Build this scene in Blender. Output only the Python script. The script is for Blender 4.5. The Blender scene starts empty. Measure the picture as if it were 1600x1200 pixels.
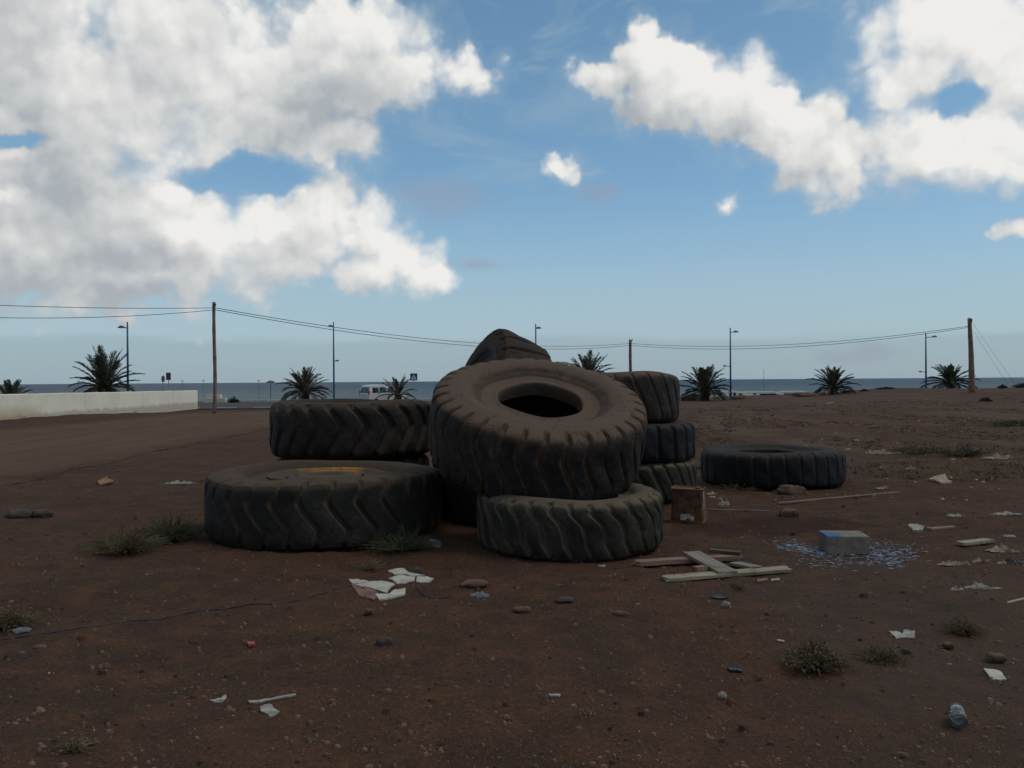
import bpy, math, random
import numpy as np
from mathutils import Vector, Matrix, noise as mnoise

PI = math.pi
S = bpy.context.scene
COL = S.collection

# ------------------------------------------------------------------ camera
F_PX, ROLL, PITCH, CAM_Z = 1300.0, 0.0069, 5.0 / 1300.0, 1.6
cam_d = bpy.data.cameras.new('camera')
cam = bpy.data.objects.new('camera', cam_d)
COL.objects.link(cam)
S.camera = cam
cam_d.sensor_width = 36.0
cam_d.lens = F_PX / 1600.0 * 36.0
cam_d.clip_start = 0.05
cam_d.clip_end = 90000.0
FW = Vector((0, math.cos(PITCH), -math.sin(PITCH)))
RT = Vector((math.cos(ROLL), 0, -math.sin(ROLL)))
UP = RT.cross(FW).normalized()
RT = FW.cross(UP).normalized()
m = Matrix((RT, UP, -FW)).transposed().to_4x4()
m.translation = (0, 0, CAM_Z)
cam.matrix_world = m

# ------------------------------------------------------------------ light
SUN_EL, SUN_AZ = math.radians(58), math.radians(105)   # azimuth clockwise from +Y (view direction)
sun_d = bpy.data.lights.new('sun', 'SUN')
sun_d.energy = 0.85
sun_d.angle = math.radians(25)
sun_d.color = (1.0, 0.88, 0.72)
sun = bpy.data.objects.new('sun', sun_d)
COL.objects.link(sun)
sd = Vector((math.sin(SUN_AZ) * math.cos(SUN_EL), math.cos(SUN_AZ) * math.cos(SUN_EL), math.sin(SUN_EL)))
sun.rotation_euler = sd.to_track_quat('Z', 'Y').to_euler()

S.view_settings.view_transform = 'Standard'
S.view_settings.look = 'None'
S.view_settings.gamma = 1.0
S.view_settings.exposure = 0.0
S.view_settings.use_curve_mapping = False

W = bpy.data.worlds.new('World')
S.world = W
W.use_nodes = True
W.cycles.sampling_method = 'MANUAL'
W.cycles.sample_map_resolution = 256
S.cycles.max_bounces = 6
S.cycles.diffuse_bounces = 2
S.cycles.glossy_bounces = 2
S.cycles.transmission_bounces = 6
wt = W.node_tree
wt.nodes.clear()


class NT:
    """short helper around a node tree"""
    def __init__(s, t): s.t = t
    def n(s, typ, **kw):
        o = s.t.nodes.new(typ)
        for k, v in kw.items(): setattr(o, k, v)
        return o
    def set(s, sock, v):
        if hasattr(v, 'is_linked') or isinstance(v, bpy.types.NodeSocket): s.t.links.new(v, sock)
        elif v is not None: sock.default_value = v
    def math(s, op, a, b=None, c=None, clamp=False):
        o = s.n('ShaderNodeMath', operation=op, use_clamp=clamp)
        for i, v in enumerate((a, b, c)):
            if v is not None: s.set(o.inputs[i], v)
        return o.outputs[0]
    def vm(s, op, a, b=None):
        o = s.n('ShaderNodeVectorMath', operation=op)
        s.set(o.inputs[0], a)
        if b is not None: s.set(o.inputs[1], b)
        return o.outputs[1] if op in ('LENGTH', 'DOT_PRODUCT') else o.outputs[0]
    def ss(s, v, a, b, lo=0.0, hi=1.0, kind='SMOOTHSTEP'):
        o = s.n('ShaderNodeMapRange', interpolation_type=kind)
        s.set(o.inputs['Value'], v)
        for k, x in (('From Min', a), ('From Max', b), ('To Min', lo), ('To Max', hi)): s.set(o.inputs[k], x)
        return o.outputs[0]
    def mix(s, f, a, b, mode='MIX'):
        o = s.n('ShaderNodeMix', data_type='RGBA', blend_type=mode)
        s.set(o.inputs[0], f)
        s.set(o.inputs[6], a if not isinstance(a, tuple) else (*a[:3], 1))
        s.set(o.inputs[7], b if not isinstance(b, tuple) else (*b[:3], 1))
        return o.outputs[2]
    def noise(s, vec, scale, detail=4, rough=0.55, dist=0.0, dim='3D', out='Fac'):
        o = s.n('ShaderNodeTexNoise', noise_dimensions=dim)
        if vec is not None: s.set(o.inputs['Vector'], vec)
        o.inputs['Scale'].default_value = scale
        o.inputs['Detail'].default_value = detail
        o.inputs['Roughness'].default_value = rough
        o.inputs['Distortion'].default_value = dist
        return o.outputs[out]


def px_uv(px, py):
    d = FW + RT * ((px - 800) / F_PX) + UP * ((600 - py) / F_PX)
    return math.atan2(d.x, d.y), math.atan2(d.z, math.hypot(d.x, d.y))


# cloud field as a node group over (azimuth, elevation): ellipses in degrees of sky, roughened by noise
CL = [  # px, py, rx, ry (picture pixels of the photograph turned into sky angles)
    (60, 90, 300, 170), (300, 90, 270, 140), (470, 110, 220, 95), (610, 112, 160, 66), (520, 45, 170, 55),
    (200, 190, 230, 95), (400, 195, 170, 72), (520, 218, 80, 40), (120, 260, 170, 90), (-100, 180, 130, 260),
    (100, 370, 300, 120), (320, 390, 240, 88), (480, 360, 140, 92), (490, 315, 82, 52), (570, 365, 100, 70),
    (625, 405, 78, 66), (670, 440, 58, 40), (570, 430, 130, 50), (250, 330, 140, 70), (200, 430, 330, 44), (450, 420, 160, 44),
    (1010, 95, 64, 56), (1075, 130, 76, 66), (960, 120, 80, 34), (1020, 160, 90, 45), (1140, 165, 82, 66), (1205, 195, 86, 66),
    (1265, 215, 80, 70), (1305, 245, 64, 62), (1305, 285, 34, 34), (1180, 130, 40, 44),
    (1490, 40, 150, 90), (1570, 110, 110, 120), (1430, 110, 70, 60), (1440, 225, 120, 75), (1550, 230, 110, 66),
    (1380, 215, 75, 55), (1660, 60, 110, 150), (1530, 200, 50, 36), (1390, 140, 70, 45),
    (873, 264, 44, 26), (1132, 318, 24, 18), (1592, 350, 80, 9),
]
HOLES = [(390, 276, 70, 16), (15, 214, 30, 9), (1505, 160, 26, 12)]
grp = bpy.data.node_groups.new('cloud_field', 'ShaderNodeTree')
grp.interface.new_socket('P', in_out='INPUT', socket_type='NodeSocketVector')
grp.interface.new_socket('Field', in_out='OUTPUT', socket_type='NodeSocketFloat')
g = NT(grp)
gi, go = g.n('NodeGroupInput'), g.n('NodeGroupOutput')
P0 = gi.outputs[0]


def ell(P, px, py, rx, ry):
    u, v = px_uv(px, py)
    c = g.vm('SUBTRACT', P, (u, v, 0))
    c = g.vm('MULTIPLY', c, (F_PX / rx, F_PX / ry, 0))
    return g.math('SUBTRACT', 1.0, g.vm('LENGTH', c))


wcol = g.noise(P0, 11.0, 4, 0.6, 0, '2D', 'Color')
WP = g.vm('ADD', P0, g.vm('MULTIPLY', g.vm('SUBTRACT', wcol, (0.5, 0.5, 0.5)), (0.055, 0.050, 0)))
acc = None
for b in CL:
    e = ell(WP, *b[:4])
    e = g.math('MULTIPLY', e, min(1.0, min(b[2], b[3]) / 70.0 + 0.15))
    acc = e if acc is None else g.math('SMOOTH_MAX', acc, e, 0.12)
acc = g.math('MINIMUM', acc, 0.75)
hol = None
for b in HOLES:
    e = ell(WP, *b)
    hol = e if hol is None else g.math('MAXIMUM', hol, e)
acc = g.math('SUBTRACT', acc, g.math('MULTIPLY', g.ss(hol, -0.9, 0.7), 0.85))
sepp = g.n('ShaderNodeSeparateXYZ'); g.set(sepp.inputs[0], P0)
away = g.math('MAXIMUM', g.ss(g.math('ABSOLUTE', sepp.outputs[0]), 0.62, 0.95), g.ss(sepp.outputs[1], 0.50, 0.75))
gen = g.math('MULTIPLY', g.math('SUBTRACT', g.noise(P0, 2.2, 2, 0.5, 0, '2D'), 0.44), 3.2)
acc = g.math('ADD', g.math('MULTIPLY', acc, g.math('SUBTRACT', 1.0, away)), g.math('MULTIPLY', gen, away))
n1 = g.noise(P0, 13.0, 9, 0.55, 0.0, '2D')
WP2 = g.vm('ADD', P0, g.vm('MULTIPLY', g.vm('SUBTRACT', wcol, (0.5, 0.5, 0.5)), (0.03, 0.03, 0)))
vo = g.n('ShaderNodeTexVoronoi', feature='SMOOTH_F1', voronoi_dimensions='2D'); g.set(vo.inputs['Vector'], WP2)
vo.inputs['Scale'].default_value = 22; vo.inputs['Detail'].default_value = 2; vo.inputs['Smoothness'].default_value = 0.35
puff = g.math('SUBTRACT', 0.40, vo.outputs['Distance'])
f = g.math('ADD', acc, g.math('MULTIPLY', g.math('SUBTRACT', n1, 0.40), 0.80))
f = g.math('ADD', f, g.math('MULTIPLY', puff, 0.42))
g.set(go.inputs[0], f)

w = NT(wt)
tc = w.n('ShaderNodeTexCoord')
sep = w.n('ShaderNodeSeparateXYZ'); w.set(sep.inputs[0], tc.outputs['Generated'])
X_, Y_, Z_ = sep.outputs
az = w.math('ARCTAN2', X_, Y_)
el = w.math('ARCSINE', Z_)
cmb = w.n('ShaderNodeCombineXYZ'); w.set(cmb.inputs[0], az); w.set(cmb.inputs[1], el)
PV = cmb.outputs[0]


def field(vec):
    o = w.n('ShaderNodeGroup'); o.node_tree = grp
    w.set(o.inputs[0], vec)
    return o.outputs[0]


f0 = field(PV)
f1 = field(w.vm('ADD', PV, (0.006, 0.012, 0)))
f2 = field(w.vm('ADD', PV, (0.018, 0.055, 0)))
bign = w.noise(PV, 4.5, 3, 0.5, 0.3, '2D')
# edges: crisp in places, feathered in others
soft = w.ss(bign, 0.36, 0.60, 0.22, 0.60)
dens = w.ss(f0, -0.08, soft)
dens_soft = w.ss(f0, -0.38, 0.15)
lit = w.math('ADD', w.math('MULTIPLY', w.math('SUBTRACT', f0, f1), 0.36), w.math('MULTIPLY', w.math('SUBTRACT', f0, f2), 0.50))
lit = w.math('ADD', lit, w.math('MULTIPLY', w.math('SUBTRACT', bign, 0.5), 1.3))
thick = w.ss(f0, 0.15, 1.1)
lit = w.math('SUBTRACT', w.math('ADD', lit, 0.64), w.math('MULTIPLY', thick, 0.14))
lit = w.math('ADD', lit, w.math('MULTIPLY', w.ss(az, -0.22, 0.25), 0.14))
lit = w.ss(lit, 0.0, 1.05, kind='LINEAR')
ccol = w.mix(w.ss(lit, 0.45, 1.0, kind='LINEAR'), w.mix(w.ss(lit, 0.1, 0.5), (0.40, 0.435, 0.47), (0.56, 0.58, 0.59)), (0.86, 0.85, 0.82))
ccol = w.mix(w.ss(Y_, 0.25, -0.15), ccol, (0.24, 0.235, 0.23))  # unseen clouds behind the camera, darkened to cut the front fill light
sky = w.n('ShaderNodeTexSky', sky_type='NISHITA')
sky.sun_disc = False
sky.sun_elevation = SUN_EL
sky.sun_rotation = SUN_AZ
sky.air_density = 1.0
sky.dust_density = 0.6
sky.ozone_density = 1.6
sky.altitude = 10
el_c = w.math('MAXIMUM', el, 0.0)
tint = w.mix(w.ss(el_c, 0.0, 0.42), (0.72, 0.88, 0.96), (0.84, 1.04, 1.0))
skyc = w.mix(1.0, sky.outputs[0], tint, 'MULTIPLY')
# faint high cloud and the pale bank lying on the sea horizon
wn = w.noise(w.vm('MULTIPLY', PV, (3.0, 9.0, 1)), 2.0, 4, 0.6, 0.6, '2D')
wisp = w.math('MULTIPLY', w.ss(wn, 0.5, 0.78), 0.35)
bn = w.noise(w.vm('MULTIPLY', PV, (4.0, 22.0, 1)), 1.5, 3, 0.55, 0, '2D')
bank_e = w.math('ADD', el, w.math('MULTIPLY', w.math('SUBTRACT', bn, 0.5), 0.02))
bank = w.math('MAXIMUM', w.math('MULTIPLY', w.ss(bank_e, 0.056, 0.042), 0.72), w.math('MULTIPLY', w.ss(el, 0.24, 0.015), 0.8))
bg1 = w.n('ShaderNodeBackground'); w.set(bg1.inputs[0], skyc); bg1.inputs[1].default_value = 0.118
bg2 = w.n('ShaderNodeBackground'); w.set(bg2.inputs[0], ccol); bg2.inputs[1].default_value = 1.0
bg3 = w.n('ShaderNodeBackground'); w.set(bg3.inputs[0], w.mix(w.ss(bank_e, 0.056, 0.042), (0.37, 0.48, 0.56), (0.30, 0.395, 0.475)))
ms0 = w.n('ShaderNodeMixShader')
w.set(ms0.inputs[0], w.math('MAXIMUM', wisp, w.math('MAXIMUM', bank, w.math('MULTIPLY', dens_soft, 0.35))))
wt.links.new(bg1.outputs[0], ms0.inputs[1]); wt.links.new(bg3.outputs[0], ms0.inputs[2])
# thin grey veils of distant cloud in the blue gap
wwp = w.vm('ADD', PV, w.vm('MULTIPLY', w.vm('SUBTRACT', w.noise(PV, 14.0, 4, 0.6, 0, '2D', 'Color'), (0.5, 0.5, 0.5)), (0.09, 0.035, 0)))
veil = None
for (px_, py_, rx_, ry_) in ((690, 312, 125, 42), (935, 300, 50, 24), (745, 412, 60, 18), (1340, 552, 75, 16)):
    u_, v_ = px_uv(px_, py_)
    e_ = w.math('SUBTRACT', 1.0, w.vm('LENGTH', w.vm('MULTIPLY', w.vm('SUBTRACT', wwp, (u_, v_, 0)), (F_PX / rx_, F_PX / ry_, 0))))
    veil = e_ if veil is None else w.math('MAXIMUM', veil, e_)
bg4 = w.n('ShaderNodeBackground'); bg4.inputs[0].default_value = (0.30, 0.34, 0.42, 1)
msv = w.n('ShaderNodeMixShader'); w.set(msv.inputs[0], w.math('MULTIPLY', w.ss(veil, 0.0, 0.8), 0.45))
wt.links.new(ms0.outputs[0], msv.inputs[1]); wt.links.new(bg4.outputs[0], msv.inputs[2])
ms = w.n('ShaderNodeMixShader'); w.set(ms.inputs[0], dens)
wt.links.new(msv.outputs[0], ms.inputs[1]); wt.links.new(bg2.outputs[0], ms.inputs[2])
wo = w.n('ShaderNodeOutputWorld'); wt.links.new(ms.outputs[0], wo.inputs[0])

# ------------------------------------------------------------------ helpers
def sstep(a, b, x):
    t = np.clip((np.asarray(x, float) - a) / (b - a), 0, 1)
    return t * t * (3 - 2 * t)


def macro(x, y):
    """broad height of the land"""
    x = np.asarray(x, float); y = np.asarray(y, float)
    far = -0.45 + 0.95 * sstep(17, 46, x) + 0.10 * np.sin(x * 0.35) * sstep(20, 30, x)
    z = far * sstep(40, 62, y)
    z = z + 0.22 * sstep(0, 14, x - 10) * sstep(20, 45, y) * (1 - sstep(60, 75, y))
    edge = 91 + 1.5 * np.sin(x * 0.11) + 0.8 * np.sin(x * 0.31)
    z = z - 7.0 * sstep(0, 42, y - edge)
    z = z - 7.0 * sstep(500, 900, np.abs(x))
    und = 0.022 * np.sin(x * 1.1 + 0.6 * np.sin(y * 0.7)) * np.cos(y * 0.9 + 0.5) + 0.012 * np.sin(x * 2.7 + y * 1.9)
    return z + und * sstep(0, 1, y) * (1 - sstep(45, 58, y))


def H(x, y): return float(macro(x, y))


def ground(px, py, dz=0.0):
    """where the ray through a pixel of the photograph meets the land"""
    d = FW + RT * ((px - 800) / F_PX) + UP * ((600 - py) / F_PX)
    z = 0.0
    for _ in range(12):
        t = (z + dz - CAM_Z) / d.z
        p = Vector((0, 0, CAM_Z)) + d * t
        z = H(p.x, p.y)
    return Vector((p.x, p.y, z + dz))


def at(px, py, Y):
    d = FW + RT * ((px - 800) / F_PX) + UP * ((600 - py) / F_PX)
    return Vector((0, 0, CAM_Z)) + d * (Y / d.y)


def tag(o, label=None, cat=None, group=None, kind=None):
    if label: o['label'] = label
    if cat: o['category'] = cat
    if group: o['group'] = group
    if kind: o['kind'] = kind
    return o


def empty(name, loc, rz=0.0, rot=None):
    o = bpy.data.objects.new(name, None)
    COL.objects.link(o)
    o.location = loc
    o.rotation_euler = rot if rot else (0, 0, rz)
    o.empty_display_size = 0.2
    return o


class MB:
    def __init__(s): s.v = []; s.f = []
    def add(s, vs, fs):
        b = len(s.v)
        s.v += [tuple(p) for p in vs]
        s.f += [tuple(i + b for i in q) for q in fs]
        return s
    def box(s, c, size, rot=None):
        x, y, z = (k / 2 for k in size)
        vs = [Vector(p) for p in ((-x,-y,-z),(x,-y,-z),(x,y,-z),(-x,y,-z),(-x,-y,z),(x,-y,z),(x,y,z),(-x,y,z))]
        if rot is not None: vs = [rot @ p for p in vs]
        c = Vector(c)
        return s.add([p + c for p in vs], [(3,2,1,0),(4,5,6,7),(0,1,5,4),(1,2,6,5),(2,3,7,6),(3,0,4,7)])
    def tube(s, pts, rad, n=8, cap=True):
        pts = [Vector(p) for p in pts]
        if not hasattr(rad, '__len__'): rad = [rad] * len(pts)
        vs = []
        for i, p in enumerate(pts):
            a = pts[max(0, i - 1)]; b = pts[min(len(pts) - 1, i + 1)]
            t = (b - a).normalized()
            u = t.cross(Vector((0, 0, 1)))
            if u.length < 0.1: u = t.cross(Vector((0, 1, 0)))
            u.normalize(); v = t.cross(u)
            for k in range(n):
                an = 2 * PI * k / n
                vs.append(p + (u * math.cos(an) + v * math.sin(an)) * rad[i])
        fs = []
        for i in range(len(pts) - 1):
            for k in range(n):
                a = i * n + k; b = i * n + (k + 1) % n
                fs.append((a, b, b + n, a + n))
        if cap:
            fs.append(tuple(range(n))[::-1]); fs.append(tuple(range((len(pts) - 1) * n, len(pts) * n)))
        return s.add(vs, fs)
    def lathe(s, prof, n=32, M=None, close=False):
        vs = []
        for r, z in prof:
            for k in range(n):
                a = 2 * PI * k / n
                p = Vector((r * math.cos(a), r * math.sin(a), z))
                vs.append(M @ p if M else p)
        fs = []
        L = len(prof)
        for i in range(L - 1 + (1 if close else 0)):
            for k in range(n):
                a = i * n + k; b = i * n + (k + 1) % n
                c = ((i + 1) % L) * n + (k + 1) % n; d = ((i + 1) % L) * n + k
                fs.append((a, b, c, d))
        return s.add(vs, fs)
    def prism(s, outline, z0, z1):
        n = len(outline)
        vs = [(x, y, z0) for x, y in outline] + [(x, y, z1) for x, y in outline]
        fs = [tuple(range(n))[::-1], tuple(range(n, 2 * n))] + [(i, (i + 1) % n, n + (i + 1) % n, n + i) for i in range(n)]
        return s.add(vs, fs)
    def build(s, name, mat, parent=None, smooth=False, bevel=0.0, loc=None, attr=None):
        me = bpy.data.meshes.new(name)
        me.from_pydata(s.v, [], s.f)
        me.update()
        o = bpy.data.objects.new(name, me)
        COL.objects.link(o)
        if mat: me.materials.append(mat)
        if smooth: me.polygons.foreach_set('use_smooth', [True] * len(me.polygons))
        if attr is not None:
            a = me.attributes.new(attr[0], 'FLOAT', 'POINT'); a.data.foreach_set('value', attr[1])
        if bevel:
            md = o.modifiers.new('bevel', 'BEVEL'); md.width = bevel; md.segments = 2; md.limit_method = 'ANGLE'
        if parent: o.parent = parent
        if loc is not None: o.location = loc
        return o


MATS = {}
def mat(name, col, rough=0.8, var=0.25, scale=6.0, bump=0.0, bscale=40.0, metal=0.0, col2=None, spec=0.3, sub=None):
    if name in MATS: return MATS[name]
    mt = bpy.data.materials.new(name); mt.use_nodes = True
    t = NT(mt.node_tree)
    bs = mt.node_tree.nodes['Principled BSDF']
    co = t.n('ShaderNodeTexCoord').outputs['Object']
    nz = t.noise(co, scale, 6, 0.6)
    c2 = col2 if col2 else tuple(k * (1 - var) for k in col)
    c1 = col if col2 else tuple(min(1, k * (1 + var)) for k in col)
    c = t.mix(t.ss(nz, 0.36, 0.64), c1, c2)
    t.set(bs.inputs['Base Color'], c)
    bs.inputs['Roughness'].default_value = rough
    bs.inputs['Metallic'].default_value = metal
    bs.inputs['Specular IOR Level'].default_value = spec
    if bump:
        b = t.n('ShaderNodeBump'); b.inputs['Strength'].default_value = 1.0; b.inputs['Distance'].default_value = bump
        t.set(b.inputs['Height'], t.noise(co, bscale, 6, 0.65))
        t.set(bs.inputs['Normal'], b.outputs[0])
    MATS[name] = mt
    return mt


# ------------------------------------------------------------------ ground materials
def ground_material():
    mt = bpy.data.materials.new('red_brown_soil'); mt.use_nodes = True
    t = NT(mt.node_tree); bs = mt.node_tree.nodes['Principled BSDF']
    geo = t.n('ShaderNodeNewGeometry').outputs['Position']
    sp = t.n('ShaderNodeSeparateXYZ'); t.set(sp.inputs[0], geo); X, Y, Z = sp.outputs
    big = t.noise(geo, 0.55, 5, 0.6); mid = t.noise(geo, 3.2, 7, 0.62); fine = t.noise(geo, 38, 5, 0.7)
    c = t.mix(t.ss(big, 0.35, 0.66), (0.102, 0.056, 0.034), (0.076, 0.046, 0.032))
    m2_ = t.noise(geo, 1.3, 6, 0.65)
    c = t.mix(t.ss(m2_, 0.50, 0.66, 0, 0.55), c, (0.062, 0.038, 0.026))
    c = t.mix(t.ss(mid, 0.42, 0.66), c, (0.122, 0.063, 0.036))
    c = t.mix(t.math('MULTIPLY', t.ss(fine, 0.40, 0.75), 0.7), t.mix(1.0, c, (0.72, 0.72, 0.72), 'MULTIPLY'), t.mix(1.0, c, (1.5, 1.42, 1.35), 'MULTIPLY'))
    # greyer crushed-rubble patches on the right, dry yellowish scrub soil in the middle distance
    rub = t.math('MULTIPLY', t.ss(t.math('ADD', X, t.math('MULTIPLY', t.math('SUBTRACT', big, 0.5), 5)), 0.6, 2.6), t.ss(Y, 9.0, 5.0))
    c = t.mix(t.math('MULTIPLY', rub, 0.42), c, (0.092, 0.066, 0.052))
    st = t.noise(t.vm('MULTIPLY', geo, (0.5, 0.16, 1)), 1.0, 5, 0.6)
    scr = t.math('MULTIPLY', t.math('MULTIPLY', t.ss(Y, 12, 20), t.ss(X, 2, 7)), t.ss(st, 0.45, 0.62))
    c = t.mix(t.math('MULTIPLY', scr, 0.65), c, (0.130, 0.088, 0.052))
    fary = t.math('MULTIPLY', t.ss(Y, 22, 45), t.ss(X, -6, 4))
    c = t.mix(t.math('MULTIPLY', fary, 0.45), c, (0.105, 0.064, 0.050))
    # oily dark stain by the rusty tin
    dx = t.vm('LENGTH', t.vm('MULTIPLY', t.vm('SUBTRACT', geo, (2.75, 9.0, 0)), (0.62, 1.2, 0)))
    c = t.mix(t.math('MULTIPLY', t.ss(t.math('ADD', dx, t.math('MULTIPLY', t.math('SUBTRACT', mid, 0.5), 0.9)), 0.9, 0.35), 0.7), c, (0.040, 0.018, 0.014))
    # worn track, grey-beige
    e = t.math('MULTIPLY', t.math('SUBTRACT', big, 0.5), 2.2)
    Xe = t.math('ADD', X, e)
    tr = t.math('MULTIPLY', t.ss(Xe, -7.9, -9.8), t.ss(Xe, -18.5, -16.5))
    tr = t.math('MULTIPLY', tr, t.ss(Y, 62, 56))
    rut = t.noise(t.vm('MULTIPLY', geo, (2.2, 0.12, 1)), 1.0, 4, 0.55)
    tcx = t.mix(t.ss(rut, 0.38, 0.62), (0.148, 0.096, 0.058), (0.122, 0.078, 0.048))
    c = t.mix(t.math('MULTIPLY', tr, 0.85), c, tcx)
    # pale grit
    vo = t.n('ShaderNodeTexVoronoi'); t.set(vo.inputs['Vector'], geo); vo.inputs['Scale'].default_value = 34
    vo2 = t.n('ShaderNodeTexVoronoi'); t.set(vo2.inputs['Vector'], geo); vo2.inputs['Scale'].default_value = 90
    vs = t.n('ShaderNodeSeparateXYZ'); t.set(vs.inputs[0], vo.outputs['Color'])
    gm = t.math('MULTIPLY', t.ss(vo.outputs['Distance'], 0.28, 0.16), t.ss(vs.outputs[0], 0.86, 0.88))
    c = t.mix(t.math('MULTIPLY', gm, 0.6), c, (0.22, 0.17, 0.13))
    t.set(bs.inputs['Base Color'], c)
    bs.inputs['Roughness'].default_value = 0.95
    bs.inputs['Specular IOR Level'].default_value = 0.12
    hgt = t.math('ADD', t.math('MULTIPLY', t.noise(geo, 14, 8, 0.68), 1.0), t.math('MULTIPLY', t.math('SUBTRACT', 0.5, vo2.outputs['Distance']), 0.25))
    hgt = t.math('ADD', hgt, t.math('MULTIPLY', gm, 0.35))
    b = t.n('ShaderNodeBump'); b.inputs['Distance'].default_value = 0.035; b.inputs['Strength'].default_value = 0.9
    t.set(b.inputs['Height'], hgt); t.set(bs.inputs['Normal'], b.outputs[0])
    return mt


M_SOIL = ground_material()

def micro(x, y):
    v = Vector((x, y, 0.0))
    r = 0.024 * mnoise.fractal(v * 1.3, 0.85, 2.0, 5) + 0.012 * mnoise.noise(v * 8.0) + 0.007 * mnoise.noise(v * 21.0)
    c = mnoise.noise(v * 4.3 + Vector((7, 3, 1)))
    return r + 0.03 * max(0.0, c - 0.45)


def sinh_axis(c, lo, hi, step, n_lo, n_hi):
    """axis dense near c with cells of about `step`, growing outwards"""
    def side(L, n):
        if n == 0: return np.zeros(0)
        a, b = 1e-4, 40.0
        for _ in range(80):
            k = (a + b) / 2
            if step * n / k * math.sinh(k) > L: b = k
            else: a = k
        u = np.arange(1, n + 1) / n
        return step * n / k * np.sinh(k * u)
    return np.concatenate([c - side(c - lo, n_lo)[::-1], [c], c + side(hi - c, n_hi)])


xs = sinh_axis(0.4, -1500, 1500, 0.030, 330, 330)
ys = sinh_axis(5.0, -60, 160, 0.030, 130, 420)
XX, YY = np.meshgrid(xs, ys)
ZZ = macro(XX, YY)
nx, ny = len(xs), len(ys)
flat = np.empty(XX.size)
xf, yf = XX.ravel(), YY.ravel()
near = (np.abs(xf) < 30) & (yf < 60) & (yf > -10)
for i in np.nonzero(near)[0]: flat[i] = micro(xf[i], yf[i])
flat[~near] = 0
amp = 1 + 2.2 * sstep(15, 40, yf) * sstep(0, 8, xf)
zf = ZZ.ravel() + flat * amp
me = bpy.data.meshes.new('ground')
me.vertices.add(nx * ny)
me.vertices.foreach_set('co', np.stack([xf, yf, zf], 1).ravel())
ii = (np.arange(ny - 1)[:, None] * nx + np.arange(nx - 1)[None, :]).ravel()
quads = np.stack([ii, ii + 1, ii + nx + 1, ii + nx], 1).ravel()
me.loops.add(len(quads)); me.loops.foreach_set('vertex_index', quads)
me.polygons.add(len(ii)); me.polygons.foreach_set('loop_start', np.arange(0, len(quads), 4)); me.polygons.foreach_set('loop_total', np.full(len(ii), 4))
me.polygons.foreach_set('use_smooth', np.ones(len(ii), bool))
me.update(); me.validate()
me.materials.append(M_SOIL)
go_ = bpy.data.objects.new('ground', me); COL.objects.link(go_); tag(go_, kind='structure')

# track: its own sheet just above the land, same soil material (its edge blends there)
def sheet(name, x0, x1, y0, y1, nx, ny, dz, mt, edge=0.0, mic=True):
    mb = MB(); vs = []
    for j in range(ny + 1):
        for i in range(nx + 1):
            x = x0 + (x1 - x0) * i / nx; y = y0 + (y1 - y0) * j / ny
            if edge and i in (0, nx): x += edge * mnoise.noise(Vector((x, y * 0.4, 3)))
            vs.append((x, y, H(x, y) + dz + (micro(x, y) if mic else 0)))
    fs = [(j * (nx + 1) + i, j * (nx + 1) + i + 1, (j + 1) * (nx + 1) + i + 1, (j + 1) * (nx + 1) + i) for j in range(ny) for i in range(nx)]
    o = mb.add(vs, fs).build(name, mt, smooth=True)
    return tag(o, kind='structure')


sheet('dirt_track', -18.0, -8.3, 10, 60, 110, 420, 0.006, M_SOIL, 0.5)
M_ASPH = mat('asphalt', (0.055, 0.052, 0.052), 0.9, 0.2, 3, 0.004, 60)
sheet('road', -120, 9, 64, 86, 60, 12, 0.06, M_ASPH, mic=False)
M_LINE = mat('road_paint', (0.6, 0.6, 0.57), 0.7, 0.15, 5)
mk = MB()
for k in range(24):
    x = -62 + k * 3.0
    mk.box((x, 67.0, -0.45 + 0.07), (1.6, 0.35, 0.012))
tag(mk.build('road_marking', M_LINE), kind='structure')
M_KERB = mat('kerb_concrete', (0.52, 0.51, 0.47), 0.85, 0.15, 2)
kb = MB()
for k in range(64): kb.box((-119 + k * 2.0, 86.25, -0.37), (1.985, 0.35, 0.38))
tag(kb.build('kerb', M_KERB, bevel=0.02), kind='structure')

# sea and beach
def sea_material():
    mt = bpy.data.materials.new('sea_water'); mt.use_nodes = True
    t = NT(mt.node_tree); bs = mt.node_tree.nodes['Principled BSDF']
    geo = t.n('ShaderNodeNewGeometry').outputs['Position']
    sp = t.n('ShaderNodeSeparateXYZ'); t.set(sp.inputs[0], geo)
    d = sp.outputs[1]
    shallow = t.ss(d, 900, 240)
    band = t.noise(t.vm('MULTIPLY', geo, (0.0009, 0.004, 1)), 1.0, 5, 0.55)
    c = t.mix(shallow, (0.030, 0.062, 0.100), (0.085, 0.130, 0.135))
    c = t.mix(t.math('MULTIPLY', t.ss(band, 0.42, 0.62), 0.4), c, (0.045, 0.085, 0.115))
    t.set(bs.inputs['Base Color'], c)
    bs.inputs['Roughness'].default_value = 0.55
    bs.inputs['Specular IOR Level'].default_value = 0.28
    b = t.n('ShaderNodeBump'); b.inputs['Distance'].default_value = 0.5; b.inputs['Strength'].default_value = 1.0
    t.set(b.inputs['Height'], t.noise(t.vm('MULTIPLY', geo, (0.35, 0.9, 1)), 1.0, 6, 0.6))
    t.set(bs.inputs['Normal'], b.outputs[0])
    return mt


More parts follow.
